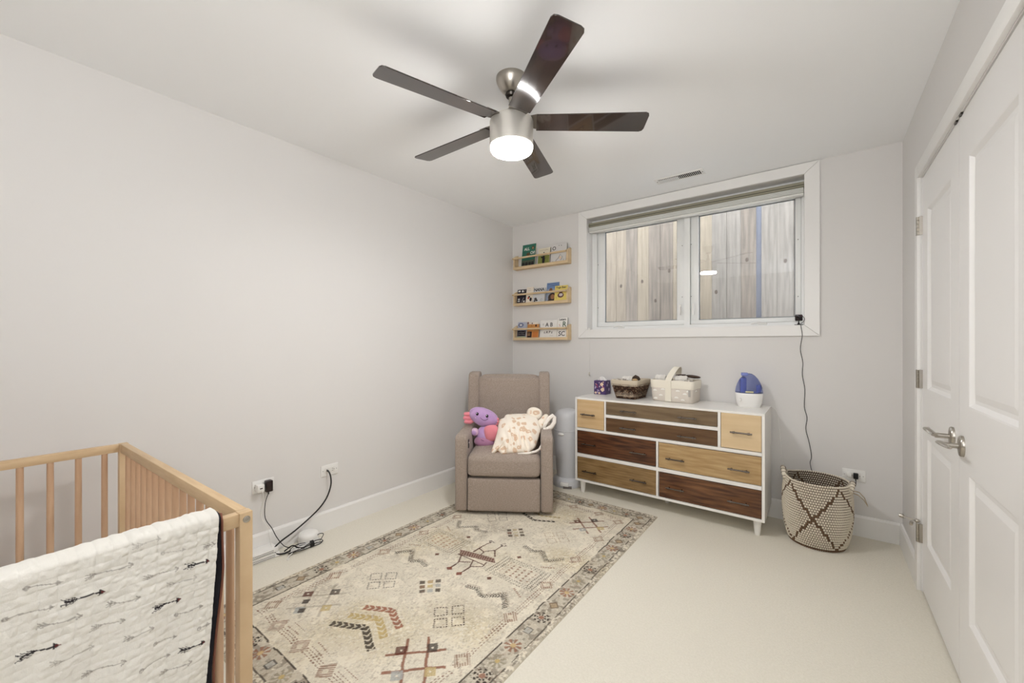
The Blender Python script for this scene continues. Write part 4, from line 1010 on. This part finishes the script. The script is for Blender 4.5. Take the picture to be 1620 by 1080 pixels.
# ------------------------------------------------------------ wall shelves and books
sh_m = mat('birch_shelf', srgb((218, 196, 160)), .5, c2=srgb((206, 180, 142)), cscale=5, cstretch=(1, 4, 4))
SX0, SX1, SD = -2.507, -1.871, .072
def shelf(z, lab):
    t = thing('book_rack', lab, 'shelf', (SX0, BY, z), 0, 'birch book racks on the back wall'); Wd = SX1-SX0
    for x0 in (0, Wd-.016):
        B().prism([(0, 0), (-SD, 0), (-SD, .118), (-.055, .135), (-.02, .150), (0, .150)], x0, x0+.016, 'x', bev=.002, seg=1).obj('end_panel', sh_m, t)
    B().box(.016, Wd-.016, -SD+.004, 0, .002, .014).obj('bottom_board', sh_m, t, smooth=False)
    B().box(.0, Wd, -SD-.003, -SD+.007, 0, .027, .002).obj('front_lip', sh_m, t)
    B().tube([(-.004, -SD-.004, .112), (Wd*.5, -SD-.005, .112), (Wd+.002, -SD-.004, .112)], .012, 12, flat=.8).obj('rail', sh_m, t)
    for x in (.008, Wd-.008): B().tube([(x, -SD-.018, .112), (x, -SD-.010, .112)], .003, 8).obj('screw', dark_metal, t)
    return t
zs = (1.972, 1.602, 1.252)
shelf(zs[0], 'narrow birch wall book rack, topmost of the three'); shelf(zs[1], 'narrow birch wall book rack, middle of the three'); shelf(zs[2], 'narrow birch wall book rack, lowest of the three')
page = mat('book_pages', srgb((226, 220, 206)), .8); ink = mat('black_ink', srgb((34, 30, 34)), .7); wink = mat('white_ink', srgb((236, 234, 228)), .7)
def book(lab, x0, x1, zb, h, cover, off=0, th=.012, grp='picture books on the wall racks', deco=(), lean=8, spine=None):
    w_ = x1-x0; zb2 = zb+.0145
    t = thing('picture_book', lab, 'book', (x0+w_/2, BY-.060+off, zb2), 0, grp)
    M = Matrix.Rotation(math.radians(-lean), 4, 'X')
    cm = mat('cover_%02x%02x%02x' % cover, srgb(cover), .45)
    B().box(-w_/2, w_/2, 0, .0015, 0, h, M=M).obj('front_cover', cm, t, smooth=False)
    B().box(-w_/2+.002, w_/2-.002, .0015, th-.0015, .002, h-.002, M=M).obj('pages', page, t, smooth=False)
    B().box(-w_/2, w_/2, th-.0015, th, 0, h, M=M).obj('back_cover', mat('cover_%02x%02x%02x' % (spine or cover), srgb(spine or cover), .45), t, smooth=False)
    for d in deco:
        kind = d[0]
        if kind == 't':   # text: string, x, z, size, colour
            _, s, x, z, size, c = d
            text('lettering', s, size, mat('ink_%02x%02x%02x' % c, srgb(c), .7), t, M @ FY(x, -.0008, z), bold=.0008)
        elif kind == 'r': # rectangle
            _, a0, a1, b0, b1, c = d
            B().box(a0, a1, -.0008, 0, b0, b1, M=M).obj('printed_panel', mat('ink_%02x%02x%02x' % c, srgb(c), .7), t, smooth=False)
        elif kind == 'c': # disc / blob
            _, x, z, rx, rz_, c = d[:6]
            B().lathe([(1, 0), (1, .0006), (0, .0007)], 16, M=M @ Matrix.Translation((x, -.0008 if len(d) < 7 else -.0014, z)) @ Matrix.Rotation(PI/2, 4, 'X') @ Matrix.Diagonal((rx, rz_, 1, 1))).obj('printed_shape', mat('ink_%02x%02x%02x' % c, srgb(c), .7), t, smooth=False)
        elif kind == 'l': # stroke
            _, pts, r, c = d
            B().tube([M @ Vector((x, -.001, z)) for x, z in pts], r, 5, flat=.3).obj('printed_line', mat('ink_%02x%02x%02x' % c, srgb(c), .7), t)
    return t
K = (34, 30, 34); Wt = (236, 234, 228)
# top rack
book('tall green picture book leaning in the left of the top rack', -2.425, -2.262, zs[0], .238, (46, 110, 92), off=.012, th=.022, spine=(120, 112, 92), deco=[
    ('t', 'ALL', -.025, .190, .040, Wt), ('c', .048, .196, .018, .020, (84, 70, 52)), ('c', .048, .194, .008, .011, (170, 150, 110), 1), ('c', -.004, .135, .022, .017, (90, 74, 52)), ('t', 'Oi!', .048, .145, .042, Wt),
    ('r', -.078, .078, .0, .075, (74, 84, 70)), ('c', -.055, .035, .014, .020, K), ('c', -.018, .033, .016, .022, K), ('c', .022, .035, .014, .020, K), ('c', .055, .033, .014, .022, K), ('l', [(-.07, .06), (.07, .066)], .0025, (150, 160, 130))])
book('cream and green picture book in the middle of the top rack', -2.225, -2.088, zs[0], .172, (226, 218, 196), off=.010, th=.014, spine=(40, 40, 40), deco=[
    ('l', [(-.05, .152), (-.03, .149), (-.01, .153), (.01, .149), (.03, .153), (.05, .150)], .002, (90, 76, 60)), ('c', 0, .125, .006, .006, K), ('r', -.066, .066, .0, .095, (126, 132, 66)),
    ('c', 0, .05, .016, .045, K, 1), ('c', -.018, .078, .014, .008, K, 1), ('l', [(.015, .06), (.03, .075), (.045, .068)], .003, K)])
book('white picture book with black line drawing in the right of the top rack', -2.075, -1.905, zs[0], .188, (214, 212, 210), off=.010, th=.012, spine=(70, 74, 78), deco=[
    ('t', 'O', -.052, .148, .050, K), ('c', .0, .172, .004, .004, K), ('c', .026, .170, .004, .005, K), ('l', [(-.03, .0), (-.02, .03), (0, .045), (.02, .082), (.045, .06), (.04, .035), (.025, .025)], .0028, (90, 70, 54)),
    ('c', .022, .05, .012, .014, (226, 204, 180)), ('l', [(-.06, .005), (-.055, .022)], .003, K), ('l', [(.06, .02), (.062, .035)], .002, K)])
# middle rack
book('black and white board book at the left end of the middle rack', -2.482, -2.372, zs[1], .155, (38, 32, 46), off=.012, deco=[
    ('c', -.03, .138, .016, .009, Wt), ('c', .012, .136, .010, .012, Wt), ('l', [(.028, .125), (.042, .148)], .003, Wt), ('l', [(.005, .025), (.03, .07)], .004, Wt), ('c', -.03, .055, .014, .006, Wt), ('c', -.03, .035, .016, .006, Wt), ('c', .035, .03, .012, .008, Wt)])
book('small cream board book with red and black figure in the middle rack', -2.368, -2.288, zs[1], .172, (230, 220, 206), off=.012, deco=[
    ('l', [(-.018, .155), (.012, .155)], .0018, (90, 80, 74)), ('l', [(-.018, .138), (.016, .138)], .0022, (60, 54, 52)), ('c', -.012, .06, .010, .012, (186, 70, 50)), ('c', -.002, .072, .010, .010, K), ('c', .018, .045, .014, .020, K, 1)])
book('white board book lettered in black at the centre of the middle rack', -2.284, -2.148, zs[1], .154, (206, 208, 210), off=.012, deco=[
    ('t', 'NANA', 0, .136, .042, K), ('c', -.035, .045, .016, .014, (80, 76, 76)), ('c', -.02, .03, .012, .008, K, 1), ('c', -.045, .025, .010, .008, K, 1), ('l', [(.02, .03), (.035, .045), (.05, .035)], .002, K), ('l', [(.025, .022), (.045, .024)], .002, K)])
book('taller blue picture book standing behind its neighbours in the middle rack', -2.138, -1.998, zs[1], .197, (112, 138, 180), off=.026, spine=(70, 84, 120), deco=[
    ('l', [(-.06, .182), (.06, .186)], .004, (60, 74, 120)), ('l', [(-.03, .165), (.05, .168)], .004, (60, 74, 120)), ('r', -.065, .065, .0, .135, (150, 160, 176)), ('c', -.02, .12, .018, .025, (130, 92, 66)), ('c', .0, .05, .045, .045, (60, 44, 36)), ('c', .005, .055, .022, .025, (150, 104, 72), 1), ('c', .0, .02, .05, .012, (40, 34, 34), 1)])
book('yellow picture book at the right end of the middle rack', -2.030, -1.893, zs[1], .156, (224, 204, 112), off=.006, deco=[
    ('t', 'Yoga Bear', 0, .138, .027, (110, 100, 70)), ('r', -.058, .058, .112, .1135, (190, 160, 80)), ('c', .0, .092, .020, .012, (96, 66, 60)), ('c', .0, .062, .034, .024, (96, 62, 66)), ('c', .002, .066, .020, .014, (200, 192, 190), 1), ('l', [(-.05, .05), (-.045, .03)], .002, (110, 90, 50))])
# lowest rack
book('cream board book standing behind the grey blue book in the lowest rack', -2.44, -2.345, zs[2], .178, (226, 216, 206), off=.028, deco=[('c', .03, .16, .012, .012, (150, 110, 104)), ('l', [(-.03, .168), (0, .17)], .002, (90, 80, 74))])
book('grey blue picture book at the left end of the lowest rack', -2.478, -2.368, zs[2], .172, (176, 180, 196), off=.010, deco=[
    ('c', -.015, .142, .034, .022, (108, 116, 146)), ('c', -.015, .142, .016, .010, (214, 214, 216), 1), ('r', -.052, .052, .026, .085, (44, 40, 48)), ('l', [(-.04, .06), (-.01, .07), (.02, .062), (.045, .072)], .003, Wt), ('l', [(-.04, .045), (0, .05), (.04, .044)], .003, Wt), ('r', -.052, .052, .0, .024, (170, 178, 140))])
book('small cream book peeping above the orange book in the lowest rack', -2.335, -2.245, zs[2], .166, (230, 222, 210), off=.026, deco=[('c', -.02, .156, .008, .008, (120, 110, 104))])
book('orange book with dark squares in the lowest rack', -2.355, -2.215, zs[2], .146, (200, 140, 78), off=.010, spine=(120, 70, 40), deco=[
    ('r', .025, .04, .122, .142, K), ('l', [(-.03, .122), (-.02, .135), (-.012, .122)], .002, K), ('r', -.066, -.012, .0, .072, (40, 26, 28)), ('r', -.060, -.03, .03, .066, (206, 160, 116)), ('r', .0, .062, .004, .07, (196, 120, 60))])
book('large white alphabet book showing A B in the lowest rack', -2.200, -2.008, zs[2], .182, (228, 226, 222), off=.010, deco=[
    ('t', 'A B', .005, .135, .055, (70, 66, 64)), ('l', [(-.075, .14), (-.06, .148), (-.062, .13)], .0018, (90, 84, 80)), ('t', 'c A P z', .0, .062, .034, (80, 74, 72)), ('l', [(.02, .03), (.06, .031)], .002, (70, 66, 64)), ('l', [(.02, .008), (.06, .008)], .0025, (70, 66, 64)), ('l', [(-.05, .172), (.05, .174)], .0012, (150, 146, 142))])
book('white alphabet book with green letter at the right end of the lowest rack', -2.004, -1.902, zs[2], .200, (230, 228, 224), off=.012, spine=(64, 70, 80), deco=[
    ('t', 'Letters', .0, .183, .026, (70, 68, 70)), ('t', 'R', .022, .135, .072, (70, 96, 76)), ('l', [(-.035, .14), (-.022, .118)], .004, (176, 110, 90)), ('t', 'SC', .0, .045, .062, (64, 62, 66)), ('l', [(-.045, .02), (-.02, .03)], .002, K)])

# ------------------------------------------------------------ crib
CRz = .79; yaw = math.radians(1.8)
CB = thing('crib', 'light wooden baby crib with round spindles in the near left corner', 'crib', (-1.165, .425, 0), yaw)
# local: corner post B at origin (outer corner), long side toward -x, short side toward -y
Lx, Ly, ps = 1.245, .74, .030
for x0, y0 in ((-ps, -ps), (-Lx, -ps), (-ps, -Ly), (-Lx, -Ly)):
    B().box(x0, x0+ps, y0, y0+ps, 0, CRz-.0005, .002, 2).obj('post', crib_m, CB)
crx = mat('beech_wood_rail', srgb((209, 183, 147)), .5, c2=srgb((195, 167, 131)), cscale=7, cstretch=(1, 8, 8))
def rail(x0, x1, y0, y1, z0, z1, m=crx): return B().box(x0, x1, y0, y1, z0, z1, .002, 2).obj('rail', m, CB)
for y0 in (-ps, -Ly):
    rail(-Lx+ps, -ps, y0+.003, y0+.027, CRz-.036, CRz); rail(-Lx+ps, -ps, y0+.003, y0+.027, .17, .215)
cry = mat('beech_wood_rail_side', srgb((209, 183, 147)), .5, c2=srgb((195, 167, 131)), cscale=7, cstretch=(8, 1, 8))
for x0 in (-ps+.002, -Lx+.004):
    rail(x0, x0+.024, -Ly+ps, -ps, CRz-.034, CRz-.001, cry); rail(x0, x0+.024, -Ly+ps, -ps, .17, .215, cry)
sp = B().tube([(0, 0, .21), (0, 0, .45), (0, 0, CRz-.034)], [.0098, .0104, .0098], 12).obj('spindle', crib_v, CB)
first = True
def spin(x, y):
    global first
    o = sp if first else sp.copy()
    if not first: col.objects.link(o)
    o.location = (x, y, 0); first = False
for y in (-.015, -Ly+.015):
    for k in range(15): spin(-.015-.0745*(k+1)-.012, y)
for x in (-.015, -Lx+.016):
    for k in range(8): spin(x, -.073-.0755*k)
for z in (CRz-.018, .19):
    bo = B().lathe([(.0085, 0), (.0085, .002), (.006, .0035), (.003, .0035), (.003, .002), (0, .002)], 16, M=Matrix.Translation((.0, -.015, z)) @ Matrix.Rotation(PI/2, 4, 'Y')).obj('bolt', nickel, CB)
# slatted base and mattress
for k in range(9): B().box(-Lx+.04+k*.13, -Lx+.10+k*.13, -Ly+.03, -.03, .20, .212).obj('base_slat', mat('warm_slat', srgb((190, 120, 66)), .6), CB, smooth=False)
mt = thing('crib_mattress', 'thin white mattress lying low inside the crib', 'mattress', (-1.165, .425, .2125), yaw)
cushion(-Lx+.045, -.045, -Ly+.045, -.045, 0, .09, (0, 0, .008, 0), 'mattress_body', .02, m=mat('mattress_cover', srgb((232, 230, 226)), .9), parent=mt, nx=12, ny=10)
B().tube([(-Lx+.05, -.0445, .045), (-.05, -.0445, .045)], .002, 6).obj('piping', white_p, mt)

# arrow blanket folded over the near rail
BK = thing('arrow_blanket', 'white crinkled muslin blanket with arrow print draped over the crib rail', 'blanket', (-1.165, .425, 0), yaw)
ARR = [((.094, .733), (.149, .728), 1), ((.04, .663), (.089, .661), 1), ((.222, .655), (.271, .651), 1), ((.266, .541), (.312, .532), 1), ((.28, .718), (.324, .711), 1)] + [(a, b_, 0) for a, b_ in (
 ((.044, .781), (.092, .773)), ((.121, .766), (.191, .761)), ((.02, .741), (.082, .732)), ((.059, .705), (.117, .696)), ((.149, .698), (.2, .691)), ((.127, .665), (.177, .659)), ((.205, .727), (.266, .72)), ((.243, .692), (.299, .684)), ((.234, .764), (.28, .756)), ((.189, .798), (.236, .796)), ((.173, .621), (.22, .616)), ((.218, .582), (.262, .575)), ((.115, .584), (.177, .579)), ((.075, .629), (.133, .628)), ((.194, .547), (.25, .543)), ((.229, .513), (.286, .505)), ((.256, .62), (.309, .616)), ((.311, .748), (.335, .745)), ((.296, .571), (.322, .567)), ((.218, .479), (.258, .473)), ((-.02, .60), (.03, .597)), ((.03, .55), (.09, .545)), ((.26, .44), (.31, .435)), ((.14, .50), (.19, .496)))]
def blanket():
    y1 = -.082; y0 = -.71; st = .0015
    s = np.arange(y0, y1, st)            # along the rail
    inner = .16; over = .030; front = .62
    t = np.arange(-inner-over, front, st)   # down the cloth
    S, T = np.meshgrid(s, t)
    Zt = CRz+.010
    X_ = np.where(T < -over, -.040-.004, np.where(T < 0, -.040+(T+over)/over*.050, .010+0*T))
    ang = np.clip((T+over)/over, 0, 1)*PI
    X_ = np.where((T >= -over) & (T <= 0), -.016-.030*np.cos(ang), X_); X_ = np.where(T < -over, -.046, X_); X_ = np.where(T > 0, .014+.020*np.clip(T/.3, 0, 1)+0*T, X_)
    Z_ = np.where(T < -over, Zt-(-over-T), Zt+.010*np.sin(ang)); Z_ = np.where(T > 0, Zt-T, Z_)
    # crinkle: quilted grid with puckers
    w1 = (vnoise(S, T, 9, 31)-.5); Sw = S+.006*w1; Tw = T+.006*(vnoise(S, T, 9, 32)-.5)
    q = np.abs(np.sin(Sw*PI/.024))**.5*.6+np.abs(np.sin(Tw*PI/.016))**.5*.4
    cr2 = vnoise(S, T, 70, 33)*.6+vnoise(S, T, 160, 34)*.4
    amp = .35+.65*vnoise(S, T, 7, 35)
    wave = .010*np.sin(S*26+1.2)*np.clip(T/.4, 0, 1)+.006*np.sin(S*55+T*6)*np.clip(T/.3, 0, 1)
    off = (q*.0050+cr2*.0075)*amp+wave
    X_ = X_+np.where(T > -over*.5, off, -off*.3); Z_ = Z_+np.where((T >= -over) & (T <= 0), off*np.sin(ang)*.8, 0)
    Y_ = S-.045*np.clip(T/.6, 0, 1)*((S-y0)/(y1-y0))
    # wavy hem on right edge
    C = np.empty(S.shape+(3,)); C[:] = srgb((221, 218, 211))
    # arrows live in world (y, z); convert to cloth (s,t)
    ys = Y_+.425; zs_ = .80-T
    ys = ys+.0*T
    def paint(m, rgb, a):
        m = np.clip(m, 0, 1)[..., None]*a; C[:] = C*(1-m)+np.array(srgb(rgb))*m
    for (a, b_, dark) in ARR:
        ax0, az0 = a; bx0, bz0 = b_; dx, dz = bx0-ax0, bz0-az0; L = math.hypot(dx, dz)
        u = ((ys-ax0)*dx+(zs_-az0)*dz)/L; v = (-(ys-ax0)*dz+(zs_-az0)*dx)/L
        v = v+.0012*np.sin(u*120+ax0*70)
        wd = .0013 if dark else .0009; rgb = (34, 28, 34) if dark else (128, 122, 116); al = .95 if dark else .62
        if not dark and (int(ax0*1000) % 3 == 0): al = .42
        paint((u > 0) & (u < L*.97) & (np.abs(v) < wd), rgb, al)
        hl = .010 if dark else .008
        if dark or int(ax0*997) % 2: m = (u > L-hl) & (u < L) & (np.abs(v) < (L-u)*.62)
        else: m = (u > L-hl) & (u < L) & (np.abs(np.abs(v)-(L-u)*.6) < .0014)
        paint(m, rgb, al)
        if dark:
            paint((u > L-hl*.7) & (u < L) & (np.abs(v) < (L-u)*.40), (110, 50, 48), .8)
            for q_ in (-.004, .002, .008): paint((u > q_-.001) & (u < q_+.010) & (np.abs(np.abs(v)-(.0055-(u-q_)*.5)) < .0009), rgb, .95)
        elif int(ax0*1000) % 2:
            for q_ in (.0, .006): paint((u > q_) & (u < q_+.010) & (np.abs(np.abs(v)-(.005-(u-q_)*.5)) < .0011), rgb, al)
        else:
            paint((np.abs(np.hypot(u-.004, v)-.003) < .0011), rgb, al)
    o = grid('front_cloth', X_, Y_, Z_, mat('muslin', (1, 1, 1), .95, attr='Col', spec=.1, sheen=.1, bump=.3, bscale=500), BK, C)
    sm_ = o.modifiers.new('thick', 'SOLIDIFY'); sm_.thickness = .002; sm_.offset = -1
    # black lining layer behind, poking out on the right side
    s2 = np.linspace(y0+.02, y1+.009, 160); t2 = np.linspace(-over, front-.005, 120); S2, T2 = np.meshgrid(s2, t2)
    ang = np.clip((T2+over)/over, 0, 1)*PI
    X2 = np.where(T2 > 0, .004+.012*np.clip(T2/.3, 0, 1)+.008*np.sin(S2*26+1.2)*np.clip(T2/.4, 0, 1), -.018-.022*np.cos(ang)); Z2 = np.where(T2 > 0, Zt-T2, Zt-.004+.009*np.sin(ang))
    edge = (S2-s2[0])/(s2[-1]-s2[0]); Y2 = S2-.024*np.clip(T2/.6, 0, 1)*edge+.006*np.sin(T2*14)*edge*np.clip(T2*8, 0, 1)
    o = grid('lining', X2, Y2, Z2, mat('black_lining', srgb((24, 22, 30)), .9), BK)
    sm_ = o.modifiers.new('thick', 'SOLIDIFY'); sm_.thickness = .002; sm_.offset = -1
    pts = [(X2[i, -1]+.001, Y2[i, -1]+.003, Z2[i, -1]) for i in range(0, 120, 4)]
    B().tube(pts, .0028, 8).obj('piping', mat('brown_piping', srgb((120, 74, 58)), .8), BK, ang=180)
blanket()
